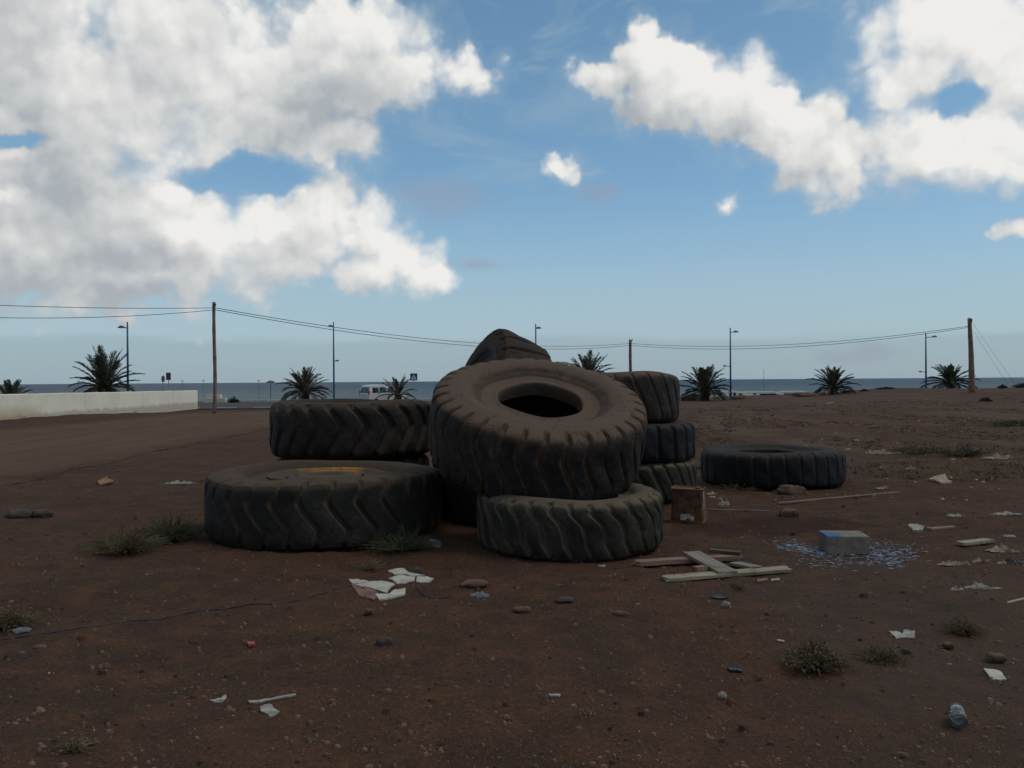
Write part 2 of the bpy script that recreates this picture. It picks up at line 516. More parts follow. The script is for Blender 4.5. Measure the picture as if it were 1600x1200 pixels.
sea = MB()
sea.add([(-60000, 95, -4), (60000, 95, -4), (60000, 60000, -4), (-60000, 60000, -4)], [(0, 1, 2, 3)])
tag(sea.build('sea', sea_material()), kind='structure')
M_SAND = mat('pale_sand', (0.42, 0.37, 0.29), 0.95, 0.15, 0.2)
bm_ = []
N = 60
top, bot = [], []
for i in range(N + 1):
    x = 45 + 95 * i / N
    wv = math.sin(PI * i / N) ** 0.6
    top.append((x, 215 + 55 * wv + 8 * math.sin(i * 0.7), -3.97 + 0.0)); bot.append((x, 205, -3.2))
mb = MB(); mb.add(top + bot, [(N + 1 + i, N + 2 + i, i + 1, i) for i in range(N)])
tag(mb.build('beach', M_SAND, smooth=True), kind='structure')
M_FOAM = mat('surf_foam', (0.78, 0.80, 0.80), 0.6, 0.1, 1)
mb = MB(); rng = random.Random(3)
for k in range(70):
    x = rng.uniform(52, 150); y = 262 + rng.gauss(0, 16) + 0.05 * (x - 60); l = rng.uniform(2, 9)
    mb.box((x, y, -3.95), (l, 1.5, 0.14))
tag(mb.build('surf', M_FOAM), kind='structure')

# ------------------------------------------------------------------ tyres
def rubber(name, dust=0.5, dark=(0.020, 0.021, 0.025), dcol=(0.115, 0.085, 0.066), topd=0.6):
    mt = bpy.data.materials.new(name); mt.use_nodes = True
    t = NT(mt.node_tree); bs = mt.node_tree.nodes['Principled BSDF']
    co = t.n('ShaderNodeTexCoord').outputs['Object']
    gn = t.n('ShaderNodeNewGeometry')
    sp = t.n('ShaderNodeSeparateXYZ'); t.set(sp.inputs[0], gn.outputs['Normal'])
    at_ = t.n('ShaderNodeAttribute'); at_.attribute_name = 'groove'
    n1 = t.noise(co, 2.3, 6, 0.6); n2 = t.noise(co, 11, 6, 0.65); n3 = t.noise(co, 60, 4, 0.7)
    c = t.mix(t.ss(n1, 0.35, 0.65), dark, tuple(k * 1.8 for k in dark))
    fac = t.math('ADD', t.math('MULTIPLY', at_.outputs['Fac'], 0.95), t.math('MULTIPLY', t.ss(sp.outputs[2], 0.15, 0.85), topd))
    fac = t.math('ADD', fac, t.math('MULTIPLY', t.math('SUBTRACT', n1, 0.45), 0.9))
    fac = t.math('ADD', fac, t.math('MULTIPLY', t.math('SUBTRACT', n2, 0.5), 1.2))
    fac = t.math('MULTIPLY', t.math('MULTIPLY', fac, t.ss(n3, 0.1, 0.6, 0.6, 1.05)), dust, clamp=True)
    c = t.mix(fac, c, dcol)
    t.set(bs.inputs['Base Color'], c)
    t.set(bs.inputs['Roughness'], t.ss(fac, 0, 0.6, 0.62, 0.95))
    bs.inputs['Specular IOR Level'].default_value = 0.14
    b = t.n('ShaderNodeBump'); b.inputs['Distance'].default_value = 0.014; b.inputs['Strength'].default_value = 0.9
    # perished rubber: short cracks and cuts
    cv = t.n('ShaderNodeTexVoronoi', feature='DISTANCE_TO_EDGE')
    wv = t.vm('ADD', co, t.vm('MULTIPLY', t.vm('SUBTRACT', t.noise(co, 5, 3, 0.6, 0, '3D', 'Color'), (0.5, 0.5, 0.5)), (0.35, 0.35, 0.35)))
    t.set(cv.inputs['Vector'], wv); cv.inputs['Scale'].default_value = 6.0
    crack = t.math('MULTIPLY', t.ss(cv.outputs['Distance'], 0.035, 0.0), t.ss(n1, 0.48, 0.60))
    hh = t.math('ADD', n2, t.math('MULTIPLY', n3, 0.30))
    t.set(b.inputs['Height'], t.math('SUBTRACT', hh, t.math('MULTIPLY', crack, 0.7)))
    t.set(bs.inputs['Normal'], b.outputs[0])
    return mt


def catmull(pts, n):
    pts = np.array(pts, float)
    P = np.vstack([2 * pts[0] - pts[1], pts, 2 * pts[-1] - pts[-2]])
    out = []
    for i in range(1, len(P) - 2):
        for k in range(n):
            t = k / n
            out.append(0.5 * ((2 * P[i]) + (-P[i - 1] + P[i + 1]) * t + (2 * P[i - 1] - 5 * P[i] + 4 * P[i + 1] - P[i + 2]) * t * t
                              + (-P[i - 1] + 3 * P[i] - 3 * P[i + 1] + P[i + 2]) * t ** 3))
    out.append(P[-2])
    return np.array(out)


PATS = {  # lateral position v (1 = upper shoulder) -> groove shift in lug pitches
    'zed': ([-1.25, -0.95, -0.5, -0.05, 0.45, 0.95, 1.25], [0.42, 0.44, 0.60, 0.18, -0.20, 0.02, 0.06]),
    'arrow': ([-1.25, -0.95, -0.4, 0.15, 0.6, 0.95, 1.25], [-0.30, -0.24, 0.10, 0.42, 0.16, -0.22, -0.3]),
    'sweep': ([-1.25, -0.95, -0.45, -0.1, 0.3, 0.7, 1.25], [0.85, 0.80, 0.42, 0.40, 0.22, -0.30, -0.42]),
    'slant': ([-1.25, -0.8, -0.3, 0.2, 0.7, 1.25], [0.75, 0.62, 0.35, 0.05, -0.25, -0.4]),
    'bars': ([-1.25, -0.7, 0.0, 0.7, 1.25], [0.12, 0.05, 0.0, -0.05, -0.1]),
}


def make_tyre(loc, R, Wd, rim, lugs, pat, depth, gw, mt, label, rot=(0, 0, 0), seed=0, group='worn earthmover tyres in the dump pile', squash=0.0, flip=False, square=0.0):
    """tyre standing on its lower side; origin at the middle of its footprint"""
    rng = np.random.RandomState(seed)
    root = empty('earthmover_tyre', loc)
    root.rotation_euler = rot
    tag(root, label, 'tyre', group)
    h = Wd / 2
    side = R - rim
    half = [(rim, 0.42 * h), (rim - 0.004, 0.60 * h), (rim + 0.004, 0.745 * h), (rim + 0.028, 0.785 * h), (rim + 0.055, 0.765 * h), (rim + 0.16 * side, 0.755 * h),
            (rim + 0.30 * side, 0.80 * h), (rim + 0.42 * side, 0.945 * h), (rim + 0.55 * side, 1.0 * h), (rim + 0.70 * side, 0.985 * h)]
    k = square
    shoulder = [(rim + 0.70 * side, 0.985 * h), (rim + 0.80 * side, (0.955 + 0.02 * k) * h), (R - (0.10 - 0.03 * k) * side, (0.90 + 0.04 * k) * h), (R - 0.035 * side, (0.79 + 0.08 * k) * h), (R - 0.006 * side, (0.58 + 0.14 * k) * h), (R, 0.25 * h), (R, 0.0)]
    sw = catmull(half, 5)
    shd = catmull(shoulder, 6)
    tread = np.vstack([shd, (shd[::-1] * [1, -1])[1:]])
    liner_half = [(rim, 0.42 * h), (rim + 0.02, 0.38 * h), (rim + 0.10, 0.60 * h), (rim + 0.35 * side, 0.86 * h), (rim + 0.65 * side, 0.86 * h), (R - 0.17, 0.6 * h), (R - 0.13, 0.0)]
    lin = catmull(liner_half, 4)
    lin = np.vstack([lin, (lin[::-1] * [1, -1])[1:]])
    # slow irregularity shared by all parts so their rims stay joined
    ph = rng.uniform(0, 2 * PI, 6)
    def warp(th, r, z):
        k = 1 + 0.006 * np.sin(2 * th + ph[0]) + 0.004 * np.sin(3 * th + ph[1]) + squash * np.cos(2 * th)
        z2 = z * (1 + 0.015 * np.sin(2 * th + ph[2])) + 0.010 * np.sin(2 * th + ph[3]) + 0.006 * np.sin(5 * th + ph[4])
        return r * k, z2
    ts = np.array([0, gw * 0.35, gw * 0.55, gw * 0.78, gw, gw + 0.05, 0.32, 0.5, 0.68, 1 - gw - 0.05, 1 - gw, 1 - gw * 0.78, 1 - gw * 0.55, 1 - gw * 0.35]) if gw < 0.2 else \
        np.array([0, gw * 0.4, gw * 0.65, gw * 0.85, gw, gw + 0.05, 0.4, 0.5, 0.6, 1 - gw - 0.05, 1 - gw, 1 - gw * 0.85, 1 - gw * 0.65, 1 - gw * 0.4])
    dist = np.minimum(ts, 1 - ts)                    # distance from groove centre, in pitches
    prof_t = 1 - sstep(gw * 0.30, gw * 1.0, dist)   # 1 = groove floor
    lugj = np.repeat(np.arange(lugs), len(ts))
    tt = np.tile(ts, lugs)
    gt = np.tile(prof_t, lugs)
    jit = rng.uniform(-0.03, 0.03, lugs)[lugj]
    lugh = rng.uniform(-0.12, 0.10, lugs)[lugj]
    chip_v = rng.uniform(-1.1, 1.1, (lugs, 3)); chip_t = rng.uniform(0.1, 0.9, (lugs, 3)); chip_s = rng.uniform(0.0, 1.0, (lugs, 3)) ** 2
    wear = 0.35 * np.sin(lugj / lugs * 2 * PI + ph[5])
    pv, psh = PATS[pat]
    M_ = len(tread); Nc = len(tt)
    dirs = np.gradient(tread, axis=0); dirs /= np.linalg.norm(dirs, axis=1)[:, None]
    nrm = np.stack([-dirs[:, 1], dirs[:, 0]], 1)
    nrm *= np.sign((nrm * (tread - [R * 0.6, 0])).sum(1))[:, None]
    V = np.zeros((M_, Nc, 3)); A = np.zeros((M_, Nc))
    for k in range(M_):
        r, z = tread[k]
        v = z / (0.88 * h)
        sh = np.interp(v, pv, psh) * (-1 if flip else 1)
        # smooth the polyline a little
        sh = (sh + 0.5 * (np.interp(v - 0.07, pv, psh) + np.interp(v + 0.07, pv, psh)) * (-1 if flip else 1)) / 2
        s_end = sstep(1.5, 9.0, min(k, M_ - 1 - k))
        on = s_end * (1 - 0.0 * abs(v))
        th = (lugj + tt + sh * on + jit * on) / lugs * 2 * PI
        d = depth * gt * on
        # lug crowns rounded off with wear
        crown = depth * 0.10 * (1 - np.minimum(dist / 0.5, 1))[np.arange(Nc) % len(ts)] * on
        lift = -d - crown * 1.0 + depth * 0.25 * lugh * on * (1 - gt)
        for q in range(3):
            dd = ((v - chip_v[lugj, q]) / 0.16) ** 2 + ((tt - chip_t[lugj, q]) / 0.14) ** 2
            lift = lift - 0.016 * chip_s[lugj, q] * np.exp(-dd) * (1 - gt) * on
        rr = r + nrm[k, 0] * lift; zz = z + nrm[k, 1] * lift
        rr = rr + 0.004 * np.sin(th * 23 + z * 19 + seed) * on
        rr, zz = warp(th, rr, zz)
        V[k, :, 0] = rr * np.cos(th); V[k, :, 1] = rr * np.sin(th); V[k, :, 2] = zz + h
        edge = np.clip(1 - np.abs(dist - gw * 0.9) / 0.07, 0, 1)[np.arange(Nc) % len(ts)]
        A[k] = (1.0 * gt + 0.45 * edge) * on + 0.55 * (1 - s_end) + 0.35 * sstep(0.75, 1.05, abs(v))
    def grid_faces(m_, n_):
        i = np.arange(m_ - 1)[:, None] * n_; j = np.arange(n_)[None, :]; j2 = (j + 1) % n_
        return np.stack([i + j, i + n_ + j, i + n_ + j2, i + j2], -1).reshape(-1, 4)
    def ring_obj(name, V, A, flipn=False):
        m_, n_ = V.shape[:2]
        F = grid_faces(m_, n_)
        if flipn: F = F[:, ::-1]
        mb = MB(); mb.v = V.reshape(-1, 3).tolist(); mb.f = F.tolist()
        return mb.build(name, mt, root, smooth=True, attr=('groove', A.ravel().astype(np.float32)))
    ring_obj('tread', V, A)
    n_s = 192
    th = np.arange(n_s) / n_s * 2 * PI
    for sgn in (1, -1):
        m_ = len(sw); V = np.zeros((m_, n_s, 3)); A = np.zeros((m_, n_s))
        for k in range(m_):
            r, z = sw[k]
            # moulded ribs on the sidewall
            u = (r - rim) / side
            z = z + 0.006 * math.exp(-((u - 0.30) / 0.015) ** 2) + 0.005 * math.exp(-((u - 0.60) / 0.02) ** 2)
            rr, zz = warp(th, np.full(n_s, r), np.full(n_s, z * sgn))
            V[k, :, 0] = rr * np.cos(th); V[k, :, 1] = rr * np.sin(th); V[k, :, 2] = zz + h
            A[k] = 0.22 + 0.65 * math.exp(-((u - 0.06) / 0.07) ** 2) + 0.35 * float(sstep(0.5, 0.68, u)) - 0.25 * math.exp(-((u - 0.34) / 0.10) ** 2)  # dust tone plus painted dish shading: pale lip, darker hollow
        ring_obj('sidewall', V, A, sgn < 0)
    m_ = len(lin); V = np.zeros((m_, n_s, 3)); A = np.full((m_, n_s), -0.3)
    for k in range(m_):
        rr, zz = warp(th, np.full(n_s, lin[k, 0]), np.full(n_s, lin[k, 1]))
        V[k, :, 0] = rr * np.cos(th); V[k, :, 1] = rr * np.sin(th); V[k, :, 2] = zz + h
    ring_obj('inner_liner', V, A, True)
    return root


R_DARK = rubber('rubber_dark', 0.66, (0.017, 0.015, 0.014), (0.075, 0.054, 0.040))
R_BLACK = rubber('rubber_black', 0.30, (0.010, 0.011, 0.013), (0.085, 0.068, 0.052), 0.95)
R_DUST = rubber('rubber_dusty', 1.0, (0.017, 0.016, 0.016), (0.120, 0.084, 0.060), 0.80)
R_GREEN = rubber('rubber_weathered', 0.70, (0.016, 0.016, 0.015), (0.092, 0.066, 0.047), 0.9)
R_OLIVE = rubber('rubber_olive', 0.8, (0.018, 0.018, 0.015), (0.125, 0.100, 0.070), 0.9)


def spot(px_c, D, z=0.0): return Vector(((px_c - 800) / F_PX * D, D, z))


make_tyre(spot(888, 8.12), 0.90, 0.54, 0.46, 29, 'sweep', 0.042, 0.19, R_OLIVE,
          'worn tyre lying flat on the soil under the front of the big tilted tyre', rot=(0, 0, 0.4), seed=1)
t3 = make_tyre(spot(508, 9.02), 1.25, 0.66, 0.60, 29, 'zed', 0.045, 0.15, R_GREEN,
          'widest low tyre lying flat at the left with a yellow rim in it', rot=(0, 0, 0.0), seed=2, square=0.8)
make_tyre(spot(551, 11.5, 0.60), 1.11, 0.745, 0.52, 22, 'arrow', 0.05, 0.22, R_DARK,
          'dark tyre with deep arrow shaped grooves lying above and behind the yellow rimmed tyre', rot=(0, 0, 0.1), seed=3)
make_tyre(spot(551, 11.6), 1.06, 0.598, 0.50, 24, 'zed', 0.045, 0.12, R_DARK,
          'tyre at the bottom left rear, mostly hidden behind the yellow rimmed tyre', rot=(0, 0, 0.9), seed=4)
make_tyre(Vector((-0.1, 9.97, 0)), 0.86, 0.58, 0.42, 26, 'slant', 0.04, 0.12, R_DARK,
          'tyre in deep shade under the big tilted tyre, seen between the two front tyres', rot=(0, 0, 0.3), seed=5)
make_tyre(Vector((-0.08, 10.0, 0.58)), 0.76, 0.37, 0.40, 24, 'bars', 0.03, 0.15, R_DARK,
          'thin tyre propping the back of the big tilted tyre, almost wholly hidden', rot=(0, 0, 0.8), seed=15)
# the big tilted tyre: its axis leans towards the camera
c2 = Vector((0.255, 8.62, 1.13))
Rm = Matrix.Rotation(math.radians(6.5), 4, 'Y') @ Matrix.Rotation(math.radians(21), 4, 'X') @ Matrix.Rotation(0.25, 4, 'Z')
base2 = c2 - (Rm @ Vector((0, 0, 0.41)))
make_tyre(base2, 1.12, 0.80, 0.435, 32, 'zed', 0.052, 0.17, R_DUST,
          'big dusty tyre tilted towards the viewer on the pile, its round hole showing', rot=Rm.to_euler(), seed=6)
# upright tyre at the back
c7 = Vector((-0.30, 11.5, 1.21))
Rm = Matrix.Rotation(math.radians(19), 4, 'Z') @ Matrix.Rotation(math.radians(90 + 25), 4, 'Y') @ Matrix.Rotation(0.1, 4, 'Z')
base7 = c7 - (Rm @ Vector((0, 0, 0.39)))
make_tyre(base7, 1.08, 0.78, 0.50, 24, 'slant', 0.035, 0.13, R_DARK,
          'tyre standing on edge at the very top of the pile, its tread against the sky', rot=Rm.to_euler(), seed=7, square=1.0)
make_tyre(spot(989, 11.47), 0.865, 0.515, 0.42, 28, 'slant', 0.04, 0.19, R_OLIVE,
          'bottom tyre of the stack of three at the right of the pile', rot=(0, 0, 0.2), seed=8, group='tyres stacked at the right of the pile')
make_tyre(spot(987, 11.47, 0.515), 0.86, 0.52, 0.42, 22, 'bars', 0.04, 0.16, R_BLACK,
          'middle tyre of the stack of three at the right of the pile', rot=(0, 0, 0.7), seed=9, group='tyres stacked at the right of the pile')
make_tyre(spot(958, 11.5, 1.035), 0.90, 0.66, 0.42, 24, 'slant', 0.035, 0.12, R_DUST,
          'brown dusty tyre topping the stack of three at the right of the pile', rot=(0.0, 0.02, 0.5), seed=10, group='tyres stacked at the right of the pile')
make_tyre(spot(1205, 12.87), 1.07, 0.53, 0.50, 30, 'bars', 0.022, 0.14, R_BLACK,
          'dark tyre lying flat alone on the ground away from the pile', rot=(0, 0, 0.2), seed=11)

# yellow wheel rim inside the wide tyre
M_YEL = mat('rusty_yellow_paint', (0.36, 0.17, 0.025), 0.8, 0.2, 6, 0.002, 40, col2=(0.17, 0.085, 0.03))
t_ = NT(M_YEL.node_tree); bs_ = M_YEL.node_tree.nodes['Principled BSDF']
co_ = t_.n('ShaderNodeTexCoord').outputs['Object']
sp_ = t_.n('ShaderNodeSeparateXYZ'); t_.set(sp_.inputs[0], co_)
old_ = bs_.inputs['Base Color'].links[0].from_socket
dm = t_.math('ADD', sp_.outputs[1], t_.math('MULTIPLY', t_.math('SUBTRACT', t_.noise(co_, 3.5, 6, 0.6), 0.5), 0.7))
t_.set(bs_.inputs['Base Color'], t_.mix(t_.ss(dm, 0.48, 0.36), old_, (0.085, 0.062, 0.046)))   # soil lying on the near half
rim = MB().lathe([(0.60, 0.565), (0.618, 0.60), (0.605, 0.615), (0.585, 0.60), (0.56, 0.565), (0.50, 0.545), (0.34, 0.56), (0.30, 0.60), (0.20, 0.605), (0.19, 0.575), (0.001, 0.575)], 64)
rim_o = rim.build('rim', M_YEL, t3, smooth=True)
for k in range(12):
    a = k * PI / 6
    MB().lathe([(0.001, 0.585), (0.018, 0.58), (0.02, 0.54)], 6, Matrix.Translation((0.42 * math.cos(a), 0.42 * math.sin(a), 0))).build('bolt', M_YEL, rim_o)

# ------------------------------------------------------------------ wall, poles, wires
M_WALL = mat('cream_limewash', (0.84, 0.79, 0.64), 0.9, 0.05, 0.6, 0.006, 9)
def wall_mat():
    t = NT(M_WALL.node_tree); bs = M_WALL.node_tree.nodes['Principled BSDF']
    geo = t.n('ShaderNodeNewGeometry').outputs['Position']
    sp = t.n('ShaderNodeSeparateXYZ'); t.set(sp.inputs[0], geo)
    nz = t.noise(geo, 1.4, 6, 0.6)
    old = bs.inputs['Base Color'].links[0].from_socket
    low = t.math('MULTIPLY', t.ss(t.math('ADD', sp.outputs[2], t.math('MULTIPLY', nz, -0.5)), 0.02, -0.25), 0.55)
    c = t.mix(low, old, (0.30, 0.22, 0.15))
    st = t.math('MULTIPLY', t.ss(sp.outputs[1], 41.4, 39.6), t.ss(t.math('ADD', sp.outputs[2], t.math('MULTIPLY', nz, -0.3)), 0.62, 0.0))
    c = t.mix(t.math('MULTIPLY', st, 0.55), c, (0.42, 0.31, 0.17))
    streak = t.noise(t.vm('MULTIPLY', geo, (3, 3, 0.25)), 1.0, 5, 0.6)
    c = t.mix(t.ss(streak, 0.5, 0.8, 0, 0.18), c, (0.40, 0.37, 0.30))
    t.set(bs.inputs['Base Color'], c)
wall_mat()
pA = ground(303, 640); pB = ground(-10, 656)
dirw = (pB - pA).normalized()
nrmw = Vector((dirw.y, -dirw.x, 0)); nrmw = nrmw if nrmw.y > 0 else -nrmw
L = 34.0
mb = MB(); n = 60
vs = []
for i in range(n + 1):
    p = pA + dirw * (L * i / n)
    wob = 0.005 * math.sin(i * 0.9) + 0.004 * math.sin(i * 2.1)
    zt = 1.03 + 0.0045 * L * i / n + wob
    for q, z in ((p, -0.4), (p + nrmw * 0.02, zt - 0.03), (p + nrmw * 0.05, zt), (p + nrmw * 0.25, zt), (p + nrmw * 0.28, zt - 0.03), (p + nrmw * 0.30, -0.4)):
        vs.append((q.x, q.y, z))
fs = []
for i in range(n):
    for k in range(5): a = i * 6 + k; fs.append((a, a + 6, a + 7, a + 1))
fs.append((0, 1, 2, 3, 4, 5)); fs.append(tuple(n * 6 + k for k in range(5, -1, -1)))
mb.add(vs, fs)
tag(mb.build('boundary_wall', M_WALL), 'long low cream limewashed wall stained orange near the ground', 'wall')

M_POLE = mat('weathered_timber', (0.21, 0.135, 0.105), 0.9, 0.3, 4, 0.01, 20)
M_IRON = mat('dark_iron', (0.05, 0.05, 0.055), 0.6, 0.2, 8)
def utility_pole(base, top, r0, r1, label, kind=0):
    root = empty('utility_pole', base)
    h = top.z - base.z; dx = top.x - base.x
    pts, rad = [], []
    for i in range(13):
        t = i / 12
        pts.append((dx * t + 0.03 * math.sin(t * 5 + kind), 0.02 * math.sin(t * 7), -0.3 * (i == 0) + h * t)); rad.append(r0 + (r1 - r0) * t + 0.006 * math.sin(i * 2.3))
    MB().tube(pts, rad, 14).build('pole', M_POLE, root, smooth=True)
    b = MB()
    if kind == 1:
        b.tube([(0, 0, h - 0.35), (0.16, 0, h - 0.1), (0.2, 0, h + 0.12)], 0.04, 8)
        b.tube([(0, 0, h - 0.3), (-0.12, 0, h - 0.1), (-0.10, 0, h + 0.10)], 0.035, 8)
    else:
        b.box((dx, -r1 - 0.03, h - 0.25), (0.08, 0.10, 0.30)); b.lathe([(0.001, 0), (0.035, 0.01), (0.05, 0.05), (0.03, 0.08), (0.04, 0.11), (0.001, 0.13)], 10, Matrix.Translation((dx + 0.09, -r1 - 0.02, h - 0.22)))
    b.build('insulator_bracket', M_IRON, root)
    tag(root, label, 'utility pole', 'timber utility poles carrying the wires')
    return root
P1b = ground(335, 646); P1t = at(335, 472, P1b.y)
utility_pole(P1b, P1t, 0.105, 0.085, 'tall slim timber pole on the left beside the end of the cream wall')
P2t = at(985, 531, 88.0); P2b = Vector((P2t.x, 88.0, H(P2t.x, 88)))
utility_pole(P2b, P2t, 0.17, 0.15, 'timber pole with a forked top rising behind the stack of three tyres', 1)
P3t = at(1515.5, 497, 66.0); P3b = Vector((P3t.x + 0.12, 66.0, H(P3t.x, 66)))
utility_pole(P3b, P3t, 0.24, 0.14, 'thick tapering pole on the right with guy wires running down from it')

M_WIRE = mat('black_cable', (0.035, 0.037, 0.04), 0.7, 0.1, 5)
def wire(a, b, sag, label, grp='overhead wires strung between the poles', r=0.016, name='overhead_wire'):
    pts = []
    for i in range(41):
        t = i / 40
        p = a.lerp(b, t); p = p - Vector((0, 0, sag * 4 * t * (1 - t))); pts.append(p)
    o = MB().tube(pts, r, 6).build(name, M_WIRE, smooth=True)
    return tag(o, label, 'wire', grp)
w1 = at(336, 481, P1b.y); w2 = at(336, 484, P1b.y)
wire(at(-260, 464, 34.5), w1, 0.18, 'upper wire coming in from the left edge to the left pole')
wire(at(-260, 484, 34.5), w2, 0.40, 'lower sagging wire coming in from the left edge to the left pole')
q1 = at(984, 536.5, 88); q2 = at(984, 539.5, 88)
wire(w1, q1, 1.02, 'upper wire from the left pole to the forked pole', r=0.019)
wire(w2, q2, 1.12, 'lower wire from the left pole to the forked pole', r=0.019)
r1 = at(1514, 509.5, 66); r2 = at(1514, 511.5, 66)
wire(q1, r1, 0.85, 'upper wire from the forked pole to the thick right pole', r=0.020)
wire(q2, r2, 0.95, 'lower wire from the forked pole to the thick right pole', r=0.020)
wire(at(1519, 504, 66), at(1586, 600, 67), 0.02, 'outer guy wire slanting down from the thick right pole', 'guy wires of the right pole', 0.007, 'guy_wire')
wire(at(1519, 514, 66), at(1574, 600, 67), 0.02, 'inner guy wire slanting down from the thick right pole', 'guy wires of the right pole', 0.007, 'guy_wire')

# ------------------------------------------------------------------ street lamps
M_BLUE = mat('blue_painted_steel', (0.035, 0.085, 0.20), 0.5, 0.2, 3)
M_LAMPG = mat('lamp_grey', (0.10, 0.12, 0.15), 0.5, 0.2, 3)
def street_lamp(px, ptop, Y, armlen, low, label):
    """armlen signed: side of the main head; low: (signed side, pixel height) of the small lower head or None"""
    top = at(px, ptop, Y)
    gz = H(top.x, Y)
    root = empty('street_lamp', (top.x, Y, gz))
    h = top.z - gz
    MB().tube([(0, 0, -0.2), (0, 0, 0.02), (0, 0, h * 0.5), (0, 0, h)], [0.10, 0.095, 0.08, 0.055], 12).build('pole', M_BLUE, root, smooth=True)
    MB().lathe([(0.001, 0.10), (0.13, 0.10), (0.15, 0.0), (0.15, -0.1)], 14).build('base', M_BLUE, root)
    s = 1 if armlen > 0 else -1; L = abs(armlen)
    zA = h - 0.45
    MB().tube([(0, 0, zA - 0.05), (s * L * 0.3, 0, zA + 0.0), (s * L, 0, zA + 0.02)], 0.035, 8).build('arm', M_BLUE, root, smooth=True)
    def head(x, z, k):
        Mx = Matrix.Translation((x, 0, z)) @ Matrix.Diagonal((1.0 * k, 0.55 * k, 1 * k, 1))
        MB().lathe([(0.001, 0.15), (0.12, 0.13), (0.26, 0.04), (0.30, 0.0), (0.22, -0.04), (0.001, -0.06)], 16, Mx).build('lamp_head', M_LAMPG, root, smooth=True)
    head(s * (L + 0.12), zA + 0.03, 1.0)
    if low:
        s2, py = low
        z2 = at(px, py, Y).z - gz
        MB().tube([(0, 0, z2 - 0.03), (s2 * 0.45, 0, z2)], 0.03, 8).build('arm', M_BLUE, root, smooth=True)
        head(s2 * 0.55, z2, 0.75)
    tag(root, label, 'street lamp', 'blue street lamps along the seafront road')
street_lamp(199, 503, 64, -0.35, None, 'blue street lamp with its head to the left, in front of the biggest palm')
street_lamp(521, 503, 80, -0.18, (0.6, 564), 'blue street lamp between the left pole and the white van')
street_lamp(837, 506, 80, 0.15, None, 'blue street lamp whose top shows just right of the topmost tyre')
street_lamp(1141, 512, 81, 0.42, (-1, 572), 'blue street lamp right beside the palm nearest the stack of three tyres')
street_lamp(1446.5, 520, 84, 0.75, (-1, 581), 'blue street lamp with a long arm standing by the rightmost palm')

# ------------------------------------------------------------------ palms
M_FROND = mat('palm_frond', (0.066, 0.068, 0.046), 0.75, 0.45, 2.5)
M_DRYF = mat('palm_frond_dusty', (0.115, 0.092, 0.066), 0.8, 0.4, 2.5)
M_TRUNK = mat('palm_trunk', (0.060, 0.045, 0.035), 0.95, 0.4, 9, 0.02, 14)
def palm(px, Y, ptop, width_px, trunk_h, nf, seed, label, mtf, trunk_r=0.34, lean=0.0):
    rng = random.Random(seed)
    t = at(px, ptop, Y); gz = H(t.x, Y)
    root = empty('palm_tree', (t.x, Y, gz))
    Htot = t.z - gz
    rad = width_px / F_PX * Y / 2
    cz = trunk_h
    vert = Htot - cz
    tr = MB()
    pts, rr = [], []
    for i in range(10):
        k = i / 9; pts.append((lean * k, 0, -0.3 + (cz + 0.3) * k)); rr.append(trunk_r * (1.12 - 0.2 * k + (0.12 if i % 2 else 0) + (0.25 * k * k)))
    tr.tube(pts, rr, 14)
    for k in range(46):                                     # cut frond bases
        a = rng.uniform(0, 2 * PI); z = rng.uniform(0.15 * cz, cz)
        p = Vector((lean * z / cz + trunk_r * math.cos(a), trunk_r * math.sin(a), z))
        o = Vector((math.cos(a), math.sin(a), 1.3)).normalized()
        tr.tube([p, p + o * rng.uniform(0.12, 0.25)], [0.06, 0.03], 5)
    tr.build('trunk', M_TRUNK, root)
    cr = MB()
    for i in range(nf):
        a = i * 2.39996 + rng.uniform(-0.25, 0.25)
        q = (i + 0.5) / nf
        elev = math.radians(86 - 100 * q ** 1.15 + rng.uniform(-8, 8))
        Lf = (vert * 1.06 * (1 - q) + rad * 1.22 * q) * rng.uniform(0.86, 1.06)
        Lf = max(Lf, 0.75 * min(rad, vert))
        dirh = Vector((math.cos(a), math.sin(a), 0))
        droop = rng.uniform(0.35, 0.8) * (0.35 + 1.1 * q)
        p = Vector((lean, 0, cz - 0.02)) + dirh * 0.12
        n = 14; pts = [p.copy()]
        for k in range(n):
            e = elev - droop * (k / n) ** 1.4 * 1.4
            p = p + (dirh * math.cos(e) + Vector((0, 0, math.sin(e)))) * (Lf / n)
            pts.append(p.copy())
        cr.tube(pts, [0.035 * (1 - 0.8 * k / n) + 0.004 for k in range(n + 1)], 4, cap=False)
        side = dirh.cross(Vector((0, 0, 1))).normalized()
        nl = 30
        for k in range(nl):
            s = 0.10 + 0.90 * k / (nl - 1)
            fi = s * n; j = min(n - 1, int(fi)); b = pts[j].lerp(pts[j + 1], fi - j)
            tg = (pts[j + 1] - pts[j]).normalized(); upv = side.cross(tg)
            ll = Lf * 0.24 * (math.sin(PI * (0.12 + 0.80 * s)) ** 0.7) * rng.uniform(0.85, 1.1)
            for sg in (1, -1):
                dr = (tg * rng.uniform(0.85, 1.2) + side * sg * rng.uniform(0.55, 0.8) + upv * rng.uniform(0.0, 0.4)).normalized()
                tip = b + dr * ll - Vector((0, 0, 0.14 * ll))
                mid = b + dr * ll * 0.5
                wd = tg * 0.032 + upv * 0.010
                cr.add([b - wd, b + wd, mid + wd * 1.3, tip, mid - wd * 1.3], [(0, 1, 2, 3, 4)])
    cr.build('crown', mtf, root)
    tag(root, label, 'palm tree', 'short date palms along the seafront')
palm(163, 62, 545, 74, 1.75, 50, 1, 'biggest dense dark palm standing behind the cream wall', M_FROND, 0.40)
palm(16, 66, 593, 60, 0.6, 34, 2, 'small palm at the left edge, half hidden by the cream wall', M_FROND, 0.3)
